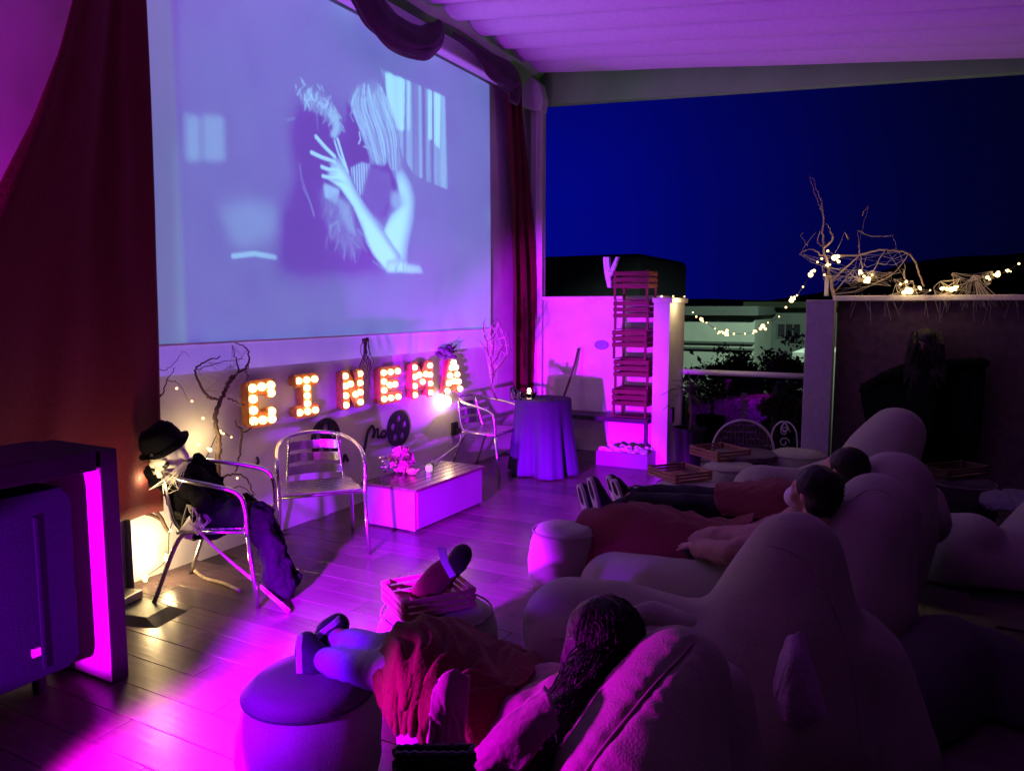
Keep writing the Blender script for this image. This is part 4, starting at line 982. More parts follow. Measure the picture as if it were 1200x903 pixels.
L1, b1 = lounger([[(668, 735, 3.05, 61), (720, 728, 2.95, 52), (800, 752, 2.8, 55), (860, 770, 2.7, 70)], [(670, 760, 2.95, 60), (780, 790, 2.65, 60), (880, 800, 2.6, 80)],
                  [(932, 655, 2.8, 57), (922, 700, 2.76, 78), (910, 770, 2.7, 108), (905, 860, 2.6, 128)], [(910, 770, 2.7, 105), (965, 800, 2.75, 105), (990, 880, 2.65, 110)]], 'large beige beanbag lounger in the second row with long rounded seat', it=22)
seam(b1, [(880, 640), (905, 640), (935, 652), (965, 690), (985, 735), (1000, 800), (1008, 870)], L1, .004, -.001)
seam(b1, [(618, 752), (650, 748), (700, 752), (740, 762)], L1, .004, -.001)
# inner seat roll
o = obj('seat_roll', MB().chain([(at_f(725, 735, 2.72), pxm(18, 2.7)), (at_f(765, 722, 2.76), pxm(20, 2.75)), (at_f(806, 738, 2.68), pxm(20, 2.7))]), M_bag, L1, remesh=.012, it=8)
L2, b2_ = lounger([[(1028, 602, 3.6, 49), (1010, 640, 3.5, 62), (985, 720, 3.4, 85)], [(985, 730, 3.4, 80), (860, 715, 3.55, 56), (770, 700, 3.75, 50), (720, 690, 3.95, 46)]], 'violet-lit beanbag lounger behind the second row where the masked person lies', it=20)
seam(b2_, [(995, 588), (1015, 575), (1040, 578), (1060, 610), (1068, 660)], L2, .004, -.001)
L3, b3 = lounger([[(1048, 572, 4.25, 46), (1035, 620, 4.15, 60), (1010, 660, 4.1, 70)], [(1010, 655, 4.1, 60), (900, 640, 4.4, 48), (830, 630, 4.6, 42), (785, 628, 4.75, 36)], [(1090, 585, 4.35, 18), (1085, 610, 4.3, 30)]], 'pinkish beanbag lounger with rounded back in the third row', it=20)
L5, b5 = lounger([[(1050, 509, 5.5, 33), (1030, 540, 5.4, 42), (1010, 570, 5.3, 46)], [(1010, 570, 5.3, 45), (940, 585, 5.2, 38), (893, 580, 5.1, 37)]], 'farthest beanbag lounger with tall back lit greenish by the string lights', it=18)
L6, b6 = lounger([[(1090, 640, 4.6, 42), (1135, 640, 4.5, 42)], [(1110, 660, 4.5, 50), (1180, 680, 4.4, 46), (1260, 620, 4.5, 60)]], 'dim grey beanbag lounger in the shadows at the right edge', M_bag, it=18)
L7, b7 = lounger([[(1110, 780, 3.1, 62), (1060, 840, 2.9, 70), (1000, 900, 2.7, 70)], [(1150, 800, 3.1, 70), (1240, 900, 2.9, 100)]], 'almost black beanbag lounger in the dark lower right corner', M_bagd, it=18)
def pouf(px, py_top, z, rpx, label, m=M_bag, top=None, h=None):
    c = at_z(px, py_top, z); F = -c.x * math.sin(PH) + c.y * math.cos(PH); r = pxm(rpx, F); z0 = z
    t_ = thing('round_pouf', label, 'pouf', (c.x, c.y, 0), 0, 'round beanbag poufs')
    prof = [(r * .72, 0.0), (r * .86, .02), (r * .97, z0 * .25), (r, z0 * .5), (r * .97, z0 * .75), (r * .86, z0 * .93), (r * .66, z0 * .995), (r * .3, z0 * 1.0), (r * .02, z0 * 1.0)]
    o = obj('cushion_body', MB().lathe(prof, 36), m, t_, smooth=True, sub=1, disp=(5.0, .012))
    if top: obj('top_panel', MB().lathe([(r * .90, z0 * .93), (r * .70, z0 * 1.0 + .014), (r * .3, z0 + .018), (0.001, z0 + .018)], 36), top, t_, smooth=True)
    obj('seam', MB().tube([(r * .885 * math.cos(a), r * .885 * math.sin(a), z0 * .915) for a in np.linspace(0, 2 * math.pi, 37)], .005, 6), M_seam if not top else M_bagd, t_, smooth=True)
    return t_, c
PA, cA = pouf(362, 795, .40, 90, 'round pouf under the pale-soled shoes at the lower left, with a painted shaded top', M_bag, mat('shaded beanbag top', (.15, .15, .12), .95, nscale=160, bump=.35, var=.12))  # same bag fabric; shade on the top is put into its colour
PB, cB = pouf(512, 706, .38, 76, 'round pouf carrying the crate with the rolled red blanket')
PC, cC = pouf(662, 614, .40, 44, 'round pouf under the sneakers and the hanging red blanket')
PD, cD = pouf(806, 564, .34, 42, 'round pouf under the striped crate beside the black trousers')
PE, cE = pouf(854, 542, .36, 36, 'round pouf under the crate before the woven chair')
PF, cF = pouf(934, 527, .42, 36, 'greenish-lit pouf behind the farthest lounger')
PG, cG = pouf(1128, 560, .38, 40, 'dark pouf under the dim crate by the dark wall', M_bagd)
crate_px((447, 703), (473, 728), (556, 711), .385, 27, 'wooden_crate', 'low slatted wooden crate holding a rolled red blanket', 'crate')
crate_px((770, 555), (792, 567), (834, 562), .345, 12, 'wooden_crate', 'small striped wooden crate beside the black trousers', 'crate')
crate_px((823, 531), (841, 541), (879, 537), .365, 12, 'wooden_crate', 'small wooden crate in front of the woven chair', 'crate')
crate_px((1096, 556), (1112, 562), (1158, 556), .385, 12, 'wooden_crate', 'dim wooden crate on the pouf by the dark wall', 'crate', mat('shade-darkened crate', (.10, .055, .035), .8, nscale=5, var=.25, rnd=.15))  # crate colour darkened to stand in for the dim light here
# rolled blanket standing out of the crate
rb = thing('rolled_blanket', 'rolled dark red blanket with a pale paper tag leaning in the crate', 'blanket')
o = obj('roll', MB().chain([(at_f(492, 697, 3.12), pxm(14, 3.12)), (at_f(515, 676, 3.12), pxm(17, 3.12)), (at_f(528, 663, 3.12), pxm(15, 3.12))]), M_red, rb, remesh=.01, it=6, disp=(12, .008))
o = obj('roll_end', MB().chain([(at_f(536, 658, 3.1), pxm(15, 3.1)), (at_f(541, 650, 3.1), pxm(14, 3.1))]), M_swag, rb, remesh=.01, it=6, disp=(12, .006))
a, b2, c, d = at_f(512, 640, 3.08), at_f(521, 642, 3.07), at_f(533, 674, 3.06), at_f(527, 677, 3.07)
m_ = (a + d) / 2 + Vector((.0, -.015, .0)); m2 = (b2 + c) / 2 + Vector((0, -.015, 0))
tgm = MB().add([a, b2, m2, c, d, m_] + [q + Vector((.004, .004, 0)) for q in (a, b2, m2, c, d, m_)], [(0, 1, 2, 5), (5, 2, 3, 4), (6, 11, 8, 7), (11, 10, 9, 8), (0, 6, 7, 1), (1, 7, 8, 2), (2, 8, 9, 3), (3, 9, 10, 4), (4, 10, 11, 5), (5, 11, 6, 0)])
obj('paper_tag', tgm, M_mask, rb)

# ================================================================== PEOPLE
def basis(fwd, up):
    f = Vector(fwd).normalized(); u = Vector(up); u = (u - f * u.dot(f)).normalized(); s_ = u.cross(f); return Matrix((s_, f, u)).transposed()   # columns: left-ish, forward, up
def head_parts(mb, c, B, k=1.0):
    e = lambda p, r, q=None: mb.ell(Vector(c) + B @ (Vector(p) * k), tuple(v * k for v in r), B if q is None else B @ q, n=16, m=12)
    e((0, -.012, .03), (.074, .092, .088)); e((0, .03, -.03), (.058, .062, .075)); e((0, .052, -.075), (.036, .034, .03))
    e((0, .075, .022), (.05, .018, .02)); e((0, .096, -.012), (.011, .02, .028)); e((0, .106, -.03), (.017, .012, .011))
    e((0, .088, -.056), (.024, .011, .008)); e((0, .086, -.068), (.021, .011, .008))
    for s in (-1, 1):
        e((s * .033, .07, -.01), (.024, .014, .018)); e((s * .075, -.012, -.008), (.012, .024, .034)); e((s * .045, .055, -.035), (.028, .024, .028))
        e((s * .033, .08, .003), (.013, .008, .009))
def hand(mb, wrist, dirv, nrm, k=1.0, curl=.5):
    B = basis(dirv, nrm); o_ = Vector(wrist)
    P = lambda x, y, z: o_ + B @ Vector((x * k, y * k, z * k))
    for x in (-.028, -.01, .01, .028): mb.cap(P(x * .6, .012, 0), .017 * k, P(x, .085, .002), .0125 * k)
    for x, L in ((-.033, .062), (-.011, .078), (.011, .084), (.033, .072)):
        a = P(x, .085, 0); b_ = P(x * 1.08, .085 + L * .45, -.012 * curl * 2); c = P(x * 1.1, .085 + L * .75, -.034 * curl * 2); d = P(x * 1.1, .085 + L * .85, -.058 * curl * 2)
        mb.cap(a, .0095 * k, b_, .0088 * k, n=8); mb.cap(b_, .0088 * k, c, .0082 * k, n=8); mb.cap(c, .0082 * k, d, .0072 * k, n=8)
    mb.cap(P(.03, .03, 0), .014 * k, P(.056, .06, -.012), .0105 * k, n=8); mb.cap(P(.056, .06, -.012), .0105 * k, P(.062, .092, -.026), .0085 * k, n=8)
def shoe(parent, heel, toe, sole_n, k=1.0, m=M_shoe):
    heel, toe = Vector(heel), Vector(toe); d = (toe - heel).normalized(); n = Vector(sole_n); n = (n - d * n.dot(d)).normalized()      # n points out of the sole
    L = (toe - heel).length; mb = MB(); Bm = basis(d, -n)
    P = lambda x, y, z: heel + Bm @ Vector((x, y, z))
    mb.chain([(P(0, .03, .045 * k), .042 * k), (P(0, L * .35, .055 * k), .046 * k), (P(0, L * .68, .035), .043 * k), (P(0, L * .92, .026), .033 * k)]); mb.cap(P(0, .04, .05), .040 * k, P(0, .06, .17), .040 * k)
    s_ = obj('shoe', mb, m, parent, remesh=.008, it=5)
    sl = MB(); pts = []
    for i in range(24):
        a = 2 * math.pi * i / 24; yv = L * .5 + (L * .5 + .015) * math.cos(a); w = (.038 + .010 * math.cos(a)) * k * abs(math.sin(a)) ** .6 * (1 if math.sin(a) >= 0 else -1); pts.append((w, yv))
    vs = [P(x, y_, -.002) for x, y_ in pts] + [P(x * .97, y_, .02) for x, y_ in pts]; q = len(pts)
    sl.add(vs, [tuple(range(q)), tuple(range(2 * q - 1, q - 1, -1))] + [(i, (i + 1) % q, (i + 1) % q + q, i + q) for i in range(q)])
    obj('sole', sl, M_sole, s_, bevel=.003)
    for t in (.42, .52, .62): obj('lace', MB().tube([P(-.03 * k, L * t, .078), P(0, L * t + .008, .094), P(.03 * k, L * t, .078)], .004, 5), M_sole, s_)
    return s_
def person(label, J, top, legs, hair_m=M_hair, face=(-1, 0, .1), up=(0, 0, 1), hands=True, k=.97):
    t_ = thing('person', label, 'person')
    mb = MB(); B = basis(face, up); head_parts(mb, J['head'], B, k)
    hd = Vector(J['head']) + B @ Vector((0, -.03, -.06))
    mb.cap(hd, .052, J['neck'], .056)
    mb.chain([(J['neck'], .07), (J['chest'], .125), (J['belly'], .115), (J['pelvis'], .135)])
    for s in 'lr':
        if s + 'sh' in J:
            mb.cap(J['neck'], .065, J[s + 'sh'], .06); mb.chain([(J[s + 'sh'], .055), (J[s + 'el'], .042), (J[s + 'wr'], .03)])
            hand(mb, J[s + 'wr'], J.get(s + 'hd', Vector(J[s + 'wr']) - Vector(J[s + 'el'])), J.get('hn', Vector((0, 0, 1))), .95)
        if s + 'kn' in J:
            mb.cap(J['pelvis'], .12, J[s + 'hip'], .1); mb.chain([(J[s + 'hip'], .085), (J[s + 'kn'], .058), (J[s + 'an'], .042)])
            tv = Vector(J[s + 'toe']) - Vector(J[s + 'an']); mb.cap(J[s + 'an'], .042, Vector(J[s + 'an']) + tv * .15, .038)
    obj('body', mb, M_skin, t_, remesh=.008, it=3)
    mb = MB(); mb.chain([(J['neck'] + (Vector(J['chest']) - Vector(J['neck'])) * .25, .088), (J['chest'], .148), (J['belly'], .14), (J['pelvis'], .15)])
    for s in 'lr':
        if s + 'sh' in J:
            mb.cap(J['neck'] + (Vector(J[s + 'sh']) - Vector(J['neck'])) * .5, .08, J[s + 'sh'], .082); mb.chain([(J[s + 'sh'], .078), (J[s + 'el'], .062), (Vector(J[s + 'el']).lerp(Vector(J[s + 'wr']), .92), .047)])
    obj('jacket', mb, top, t_, remesh=.012, it=4, disp=(8, .014))
    if 'lkn' in J:
        mb = MB(); mb.chain([(J['pelvis'], .142)])
        for s in 'lr':
            mb.cap(J['pelvis'], .135, J[s + 'hip'], .112); mb.chain([(J[s + 'hip'], .1), (J[s + 'kn'], .074), (Vector(J[s + 'kn']).lerp(Vector(J[s + 'an']), 1.0), .047)])
        obj('trousers', mb, legs, t_, remesh=.012, it=6, disp=(7, .012))
    return t_, B
def hair_strands(parent, hc, B, n=160, seed=1, L=.16, ro=1.0, m=M_hair):
    rs = random.Random(seed); mb = MB(); c = Vector((0, -.032, .03))
    for i in range(n):
        th = rs.uniform(-math.pi, math.pi); ph = rs.uniform(-.1, 1.4); pts = []
        for k in range(5):
            p2 = ph - k * L * 5.5 * .25; d = Vector((math.sin(th) * math.cos(p2), -abs(math.cos(th)) * math.cos(p2) if k else math.cos(th) * math.cos(p2) * .6, math.sin(p2)))
            rr = (.103 + rs.uniform(-.004, .010)) * ro; pts.append(hc + B @ (c + Vector((d.x * rr * .97, d.y * rr * 1.08, d.z * rr))))
        mb.tube(bez(pts, 3), rs.uniform(.0009, .0018), 4)
    o = obj('hair_strands', mb, m, parent); o['kind'] = 'stuff'; return o
def sh_(neck, axis, w=.17): return neck + axis * w, neck - axis * w
# --- woman in front
J = dict(head=at_f(699, 752, 1.98), neck=at_f(672, 815, 1.93), chest=at_f(628, 872, 1.9), belly=at_f(575, 905, 1.9), pelvis=at_f(530, 935, 1.93))
J['lsh'], J['lel'], J['lwr'] = at_f(640, 812, 2.08), at_f(590, 850, 2.10), at_f(560, 825, 2.0)
J['rsh'], J['rel'], J['rwr'] = at_f(632, 868, 1.78), at_f(560, 915, 1.78), at_f(560, 870, 1.95)
J['lhip'], J['lkn'], J['lan'], J['ltoe'] = at_f(520, 900, 2.05), at_f(492, 772, 2.2), at_f(398, 750, 2.57), at_f(390, 735, 2.6)
J['rhip'], J['rkn'], J['ran'], J['rtoe'] = at_f(515, 945, 1.86), at_f(486, 795, 2.05), at_f(384, 775, 2.46), at_f(376, 765, 2.48)
w1, B = person('dark-haired person in a pink jacket lying back under a red blanket, nearest the camera', J, M_jacket, M_denim, face=(-.86, .5, -.05), up=(.28, -.1, .95))
shoe(w1, at_f(354, 754, 2.58), at_f(394, 723, 2.64), at_f(330, 705, 2.62) - at_f(372, 740, 2.62), 1.35)
shoe(w1, at_f(350, 797, 2.44), at_f(351, 750, 2.54), at_f(300, 775, 2.48) - at_f(350, 775, 2.48), 1.2)
hc = Vector(J['head']); mb = MB()
mb.ell(hc + B @ Vector((0, -.028, .035)), (.096, .105, .1), B, n=18, m=12); mb.ell(hc + B @ Vector((0, -.055, -.03)), (.095, .08, .1), B, n=16, m=10)
mb.chain([(hc + B @ Vector((0, -.07, -.02)), .08), (at_f(682, 800, 1.83), .062), (at_f(655, 845, 1.74), .055), (at_f(630, 890, 1.68), .045), (at_f(608, 925, 1.65), .028)])
mb.chain([(hc + B @ Vector((.06, -.02, .02)), .05), (hc + B @ Vector((.085, .0, -.08)), .035), (at_f(664, 812, 1.86), .03)])
obj('hair', mb, M_hair, w1, remesh=.008, it=6, disp=(16, .007)); hair_strands(w1, hc, B, 240, 4)
random.seed(4); mb = MB()
for i in range(150):
    o0 = hc + B @ Vector((random.uniform(-.05, .06), random.uniform(-.10, -.06), random.uniform(-.02, .07)))
    j = lambda s_: Vector((random.uniform(-s_, s_), random.uniform(-s_, s_), random.uniform(-s_, s_)))
    mb.tube(bez([o0, at_f(684, 790, 1.82) + j(.055), at_f(655, 842, 1.74) + j(.05), at_f(628, 890, 1.66) + j(.05), at_f(612, 915, 1.63) + j(.05)], 4), .0016, 4)
o = obj('hair_strands', mb, M_hair, w1); o['kind'] = 'stuff'
# collar and lapel of the jacket
def rows(name, rws, m, fold=(9, .02), thick=.012, label=None, cat=None, parent=None, nu=46, nv=40, seed=0):
    G = [[at_f(*q) for q in r] for r in rws]; G = [bez(r, 10) for r in G]
    n = min(len(r) for r in G); cols = [bez([r[i] for r in G], 10) for i in range(n)]; mm = len(cols[0])
    def fn(u, v):
        x = u * (n - 1); i = min(int(x), n - 2); f = x - i; yv = v * (mm - 1); j = min(int(yv), mm - 2); g_ = yv - j
        p = (cols[i][j].lerp(cols[i + 1][j], f)).lerp(cols[i][j + 1].lerp(cols[i + 1][j + 1], f), g_)
        s_ = fold[0]; w_ = u + .35 * nz(v * 2.0, u * 1.5, seed); a = .75 - 1.7 * abs(nz(w_ * s_ + seed, v * s_ * .35, 3)) - .55 * abs(nz(w_ * s_ * 2.3 + v * 3, v * s_ * 1.1, seed + 9)) + .2
        d = (p - Vector((0, 0, CAMH))).normalized()
        return p + Vector((d.x * .5, d.y * .5, .4)) * a * fold[1]
    o = sheet(name, nu, nv, fn, m, parent, thick)
    if label: tag(o, label, cat)
    return o
rows('sleeve_flap', [[(512, 802, 1.80), (530, 789, 1.81), (549, 794, 1.82)], [(506, 825, 1.77), (525, 819, 1.765), (547, 828, 1.79)], [(503, 850, 1.755), (523, 848, 1.75), (544, 860, 1.77)], [(498, 895, 1.74), (522, 895, 1.73), (552, 897, 1.75)]], M_jacket, (4, .022), .014, parent=w1, nu=20, nv=24)
rows('lapel', [[(545, 900, 1.66), (580, 860, 1.66), (640, 808, 1.74)], [(560, 910, 1.63), (600, 868, 1.62), (648, 825, 1.68)], [(590, 930, 1.62), (625, 890, 1.6), (655, 850, 1.64)]], M_jacket, (4, .02), .016, parent=w1, nu=24, nv=20)
rows('red_blanket', [
    [(453, 775, 2.34), (478, 748, 2.36), (525, 742, 2.36), (580, 764, 2.30), (640, 790, 2.2)],
    [(444, 782, 2.20), (472, 746, 2.18), (520, 748, 2.16), (575, 778, 2.10), (632, 800, 2.08)],
    [(439, 808, 2.08), (466, 780, 2.00), (508, 784, 1.97), (560, 806, 1.93), (606, 828, 1.9)],
    [(444, 838, 2.00), (472, 840, 1.90), (502, 846, 1.86), (540, 856, 1.82), (572, 878, 1.82)],
    [(462, 862, 1.97), (484, 892, 1.88), (503, 912, 1.85), (530, 930, 1.8), (555, 945, 1.78)]], M_red, (5.5, .10), .014, 'red fleece blanket rumpled over the raised knees of the nearest person', 'blanket', nu=120, nv=100, seed=3)
# --- masked person
J = dict(head=at_f(950, 576, 3.55), neck=at_f(958, 612, 3.5), chest=at_f(925, 640, 3.55), belly=at_f(880, 650, 3.65), pelvis=at_f(835, 650, 3.8))
J['lsh'], J['lel'], J['lwr'] = at_f(930, 612, 3.68), at_f(885, 628, 3.8), at_f(835, 635, 3.9)
J['rsh'], J['rel'], J['rwr'] = at_f(905, 632, 3.36), at_f(858, 650, 3.42), at_f(815, 640, 3.72)
J['lhip'], J['lkn'], J['lan'], J['ltoe'] = at_f(825, 640, 3.95), at_f(770, 612, 4.2), at_f(702, 605, 4.5), at_f(698, 575, 4.5)
J['rhip'], J['rkn'], J['ran'], J['rtoe'] = at_f(820, 655, 3.8), at_f(765, 630, 4.05), at_f(700, 615, 4.35), at_f(692, 585, 4.36)
w2, B = person('person with a white face mask reclining under a red blanket in the second row', J, M_puffer, M_dark, face=(-.9, .42, .12), up=(.25, -.1, .95))
hc = Vector(J['head']); mb = MB()
mb.ell(hc + B @ Vector((0, -.03, .045)), (.098, .105, .095), B, n=18, m=12); mb.ell(hc + B @ Vector((0, -.065, -.02)), (.1, .075, .1), B, n=16, m=10); mb.ell(hc + B @ Vector((-.05, -.05, -.07)), (.06, .06, .08), B)
obj('hair', mb, M_hair, w2, remesh=.008, it=6, disp=(20, .006)); hair_strands(w2, hc, B, 220, 2)
mb = MB(); mb.ell(hc + B @ Vector((0, .074, -.05)), (.058, .054, .054), B, n=16, m=12); obj('face_mask', mb, M_mask, w2, remesh=.006, it=3)
obj('mask_strap', MB().tube([hc + B @ Vector((-.04, .08, -.035)), hc + B @ Vector((-.075, .03, -.02)), hc + B @ Vector((-.085, -.01, -.0))], .004, 5), M_mask, w2)
shoe(w2, at_f(703, 612, 4.38), at_f(690, 562, 4.40), at_f(640, 590, 4.3) - at_f(700, 590, 4.4), 1.1)
shoe(w2, at_f(690, 616, 4.5), at_f(678, 570, 4.52), at_f(640, 590, 4.4) - at_f(700, 590, 4.5), 1.1)
rows('red_blanket', [
    [(690, 600, 4.62), (740, 592, 4.45), (795, 600, 4.2), (850, 612, 3.98), (885, 606, 3.85)],
    [(680, 604, 4.38), (738, 596, 4.22), (795, 612, 3.98), (850, 622, 3.78), (880, 618, 3.7)],
    [(670, 630, 4.22), (735, 622, 4.05), (795, 632, 3.85), (845, 640, 3.68), (866, 640, 3.62)],
    [(664, 662, 4.12), (730, 660, 3.95), (785, 660, 3.78), (838, 656, 3.66), (852, 650, 3.62)],
    [(660, 700, 4.08), (728, 716, 3.92), (775, 700, 3.80), (828, 666, 3.72), (845, 656, 3.66)]], M_red, (7, .05), .012, 'red fleece blanket hanging to the floor over the masked person', 'blanket', nu=80, nv=60, seed=8)
# --- person in black trousers
J = dict(head=at_f(986, 548, 4.25), neck=at_f(992, 582, 4.25), chest=at_f(965, 600, 4.3), belly=at_f(930, 605, 4.35), pelvis=at_f(900, 600, 4.4))
J['lsh'], J['lel'], J['lwr'] = at_f(975, 580, 4.4), at_f(935, 590, 4.45), at_f(905, 585, 4.4)
J['rsh'], J['rel'], J['rwr'] = at_f(965, 600, 4.15), at_f(925, 610, 4.2), at_f(900, 600, 4.3)
J['lhip'], J['lkn'], J['lan'], J['ltoe'] = at_f(895, 592, 4.5), at_f(815, 582, 4.65), at_f(735, 577, 4.85), at_f(716, 560, 4.88)
J['rhip'], J['rkn'], J['ran'], J['rtoe'] = at_f(890, 600, 4.35), at_f(812, 592, 4.5), at_f(738, 584, 4.7), at_f(720, 568, 4.74)
w3, B = person('person in black trousers and boots lying behind the masked person', J, M_puffer, M_dark, face=(-.9, .4, .2), up=(.3, -.1, .95))
hc = Vector(J['head']); mb = MB(); mb.ell(hc + B @ Vector((0, -.03, .04)), (.095, .1, .095), B, n=18, m=12); mb.ell(hc + B @ Vector((0, -.06, -.03)), (.098, .075, .1), B); obj('hair', mb, M_hair, w3, remesh=.008, it=6, disp=(20, .006)); hair_strands(w3, hc, B, 200, 3)
shoe(w3, at_f(722, 594, 4.85), at_f(712, 560, 4.88), at_f(660, 575, 4.8) - at_f(715, 575, 4.85), 1.1, M_dark)
shoe(w3, at_f(730, 598, 4.70), at_f(718, 564, 4.72), at_f(660, 575, 4.6) - at_f(715, 575, 4.7), 1.1, M_dark)
rows('red_blanket', [
    [(845, 568, 4.75), (880, 566, 4.62), (912, 562, 4.5), (940, 572, 4.4)],
    [(838, 572, 4.5), (878, 574, 4.38), (915, 572, 4.25), (942, 582, 4.18)],
    [(838, 592, 4.32), (876, 596, 4.2), (915, 596, 4.1), (940, 604, 4.05)],
    [(846, 606, 4.25), (880, 610, 4.12), (915, 612, 4.02), (935, 616, 4.0)]], M_red, (6, .04), .012, 'dark red blanket over the hips of the person in black trousers', 'blanket', nu=50, nv=40, seed=15)
# ================================================================== SEATED FIGURE
fg = thing('seated_figure', 'black-robed Halloween figure with hat and pale bone face slumped in the left chair', 'figure')
hc = at_f(198, 536, 4.2); B = basis(Vector((.30, -.88, -.38)), Vector((-.25, -.1, .95)))
mb = MB(); k = 1.22
head_parts(mb, hc, B, k)
obj('skull', mb, M_skull, fg, remesh=.008, it=2)
for s in (-1, 1): obj('eye_socket', MB().ell(hc + B @ Vector((s * .038, .088, .0)), (.027, .02, .022), B), M_black, fg, smooth=True)
obj('grin', MB().ell(hc + B @ Vector((0, .098, -.066)), (.034, .018, .008), B), M_black, fg, smooth=True)
mb = MB()
mb.lathe([(.135, 0), (.142, .006), (.112, .014), (.11, .05), (.104, .10), (.085, .13), (.02, .14)], 26)
bm_ = B.to_4x4(); bm_.translation = hc + B @ Vector((0, -.02, .06))
me = mb.mesh('hat'); me.transform(bm_); o = obj('hat', me, M_robe, fg, smooth=True, disp=(9, .022))
mb = MB(); mb.chain([(at_f(214, 560, 4.25), .10), (at_f(228, 585, 4.25), .15), (at_f(240, 600, 4.28), .16)])
mb.chain([(at_f(185, 556, 4.2), .07), (at_f(214, 562, 4.25), .09)]); mb.chain([(at_f(232, 540, 4.35), .05), (at_f(245, 570, 4.4), .09), (at_f(252, 596, 4.4), .12)])
mb.chain([(at_f(245, 603, 4.26), .12), (at_f(275, 602, 4.15), .09), (at_f(302, 606, 4.08), .075), (at_f(316, 640, 4.1), .07), (at_f(328, 685, 4.12), .085)])
mb.chain([(at_f(250, 600, 4.4), .11), (at_f(285, 596, 4.32), .085), (at_f(308, 604, 4.25), .07), (at_f(322, 640, 4.25), .065), (at_f(338, 682, 4.22), .07)])
obj('robe', mb, M_robe, fg, remesh=.012, it=6, disp=(11, .03))
obj('sleeve', MB().chain([(at_f(218, 570, 4.14), .065), (at_f(237, 590, 4.08), .05), (at_f(230, 604, 4.05), .042)]), M_robe, fg, remesh=.012, it=5, disp=(11, .02))
mb = MB(); mb.cap(at_f(231, 602, 4.05), .018, at_f(228, 606, 4.05), .016); hand(mb, at_f(228, 606, 4.05), Vector((-.2, -.2, -.5)), Vector((.5, -.8, 0)), .9)
obj('bone_hand', mb, M_skull, fg, remesh=.007, it=2)
mb = MB(); random.seed(6); pts = [at_f(225 + random.uniform(-16, 22), 605 + random.uniform(-14, 18), 4.02 + random.uniform(-.05, .08)) for _ in range(12)]; web(mb, pts, 90, .04, .0014)
pts = [at_f(180 + random.uniform(-10, 40), 545 + random.uniform(-8, 40), 4.02) for _ in range(10)]; web(mb, pts, 40, .05, .0012)
o = obj('gauze', mb, M_web, fg); o['kind'] = 'stuff'
o = obj('wooden_stick', MB().tube(bez([at_f(222, 612, 4.0), at_f(262, 650, 4.05), at_f(300, 682, 4.06), at_z(339, 716, .012)], 4), [.006 + .0006 * i for i in range(13)], 8), M_twigp, smooth=True); tag(o, 'long straight stick slanting from the seated figure down to the floor', 'stick')
o = obj('wooden_stick', MB().tube(bez([at_z(282, 692, .012), at_z(262, 683, .012), at_z(240, 677, .012), at_z(228, 668, .05)], 4), .010, 7), M_twigp, smooth=True); tag(o, 'short pale twig lying on the floor under the left chair', 'stick')
# ================================================================== RIGHT SIDE
hf = thing('robed_wall_figure', 'black robed Halloween figure with spread arms hanging on the dark wall', 'figure')
FW = 7.0
mb = MB(); hc = at_y(1085, 402, 7.78)
head_parts(mb, hc, basis((-.3, -1, -.1), (0, 0, 1)), 1.05); obj('face', mb, M_puffer, hf, remesh=.01, it=2)
mb = MB(); A = lambda x, y: at_y(x, y, 7.78)
mb.chain([(A(1085, 425), .1), (A(1082, 470), .16), (A(1080, 560), .2)]); mb.chain([(A(1075, 432), .08), (A(1045, 440), .07), (A(1012, 456), .04)]); mb.chain([(A(1095, 430), .08), (A(1120, 428), .07), (A(1152, 425), .04)])
mb.v = [(x, min(y_, 7.9), z) for x, y_, z in mb.v]
obj('robe', mb, M_robe, hf, remesh=.02, it=6, disp=(8, .03))
mb = None
rowsR = [[(1008, 452), (1045, 436), (1085, 424), (1122, 424), (1155, 421)], [(1010, 475), (1045, 470), (1085, 465), (1122, 468), (1154, 455)], [(1018, 510), (1048, 520), (1085, 520), (1120, 520), (1150, 500)], [(1030, 530), (1052, 556), (1085, 566), (1118, 560), (1146, 530)]]
HFROWS = [[(x, y_, -at_y(x, y_, 7.76).x * math.sin(PH) + 7.76 * math.cos(PH)) for x, y_ in r] for r in rowsR]
obj('hair', MB().ell(hc + Vector((0, .0, .045)), (.1, .11, .1)), M_hair, hf, smooth=True)
mb = MB(); random.seed(12)
for i in range(90):
    a = random.uniform(-.11, .11); mb.tube(bez([hc + Vector((a, random.uniform(-.06, .06), .1)), hc + Vector((a * 1.3, -.1 + random.uniform(-.02, .06), 0)), hc + Vector((a * 1.4 + random.uniform(-.03, .03), -.09, -.2)), hc + Vector((a * 1.5, -.1, random.uniform(-.4, -.25)))], 3), .005, 4)
o = obj('hair_strands', mb, M_hair, hf); o['kind'] = 'stuff'
rows('cape', HFROWS, M_robe, (7, .06), .01, parent=hf, nu=40, nv=30, seed=40)
rows('lilac_blanket', [[(922, 756, 2.42), (932, 745, 2.42), (941, 753, 2.43), (946, 764, 2.46)],
    [(912, 790, 2.38), (928, 778, 2.34), (944, 782, 2.36), (958, 792, 2.42)],
    [(906, 826, 2.36), (926, 820, 2.30), (950, 818, 2.32), (976, 818, 2.40)],
    [(906, 846, 2.36), (928, 850, 2.29), (955, 846, 2.30), (990, 832, 2.38)],
    [(912, 868, 2.38), (932, 876, 2.33), (952, 868, 2.33), (978, 850, 2.38)]], mat('lilac fleece', (.46, .32, .44), .95, nscale=90, bump=.5, var=.15), (4, .035), .02, 'crumpled lilac fleece peaked upright in the shadows on the right', 'blanket', nu=50, nv=60, seed=52)
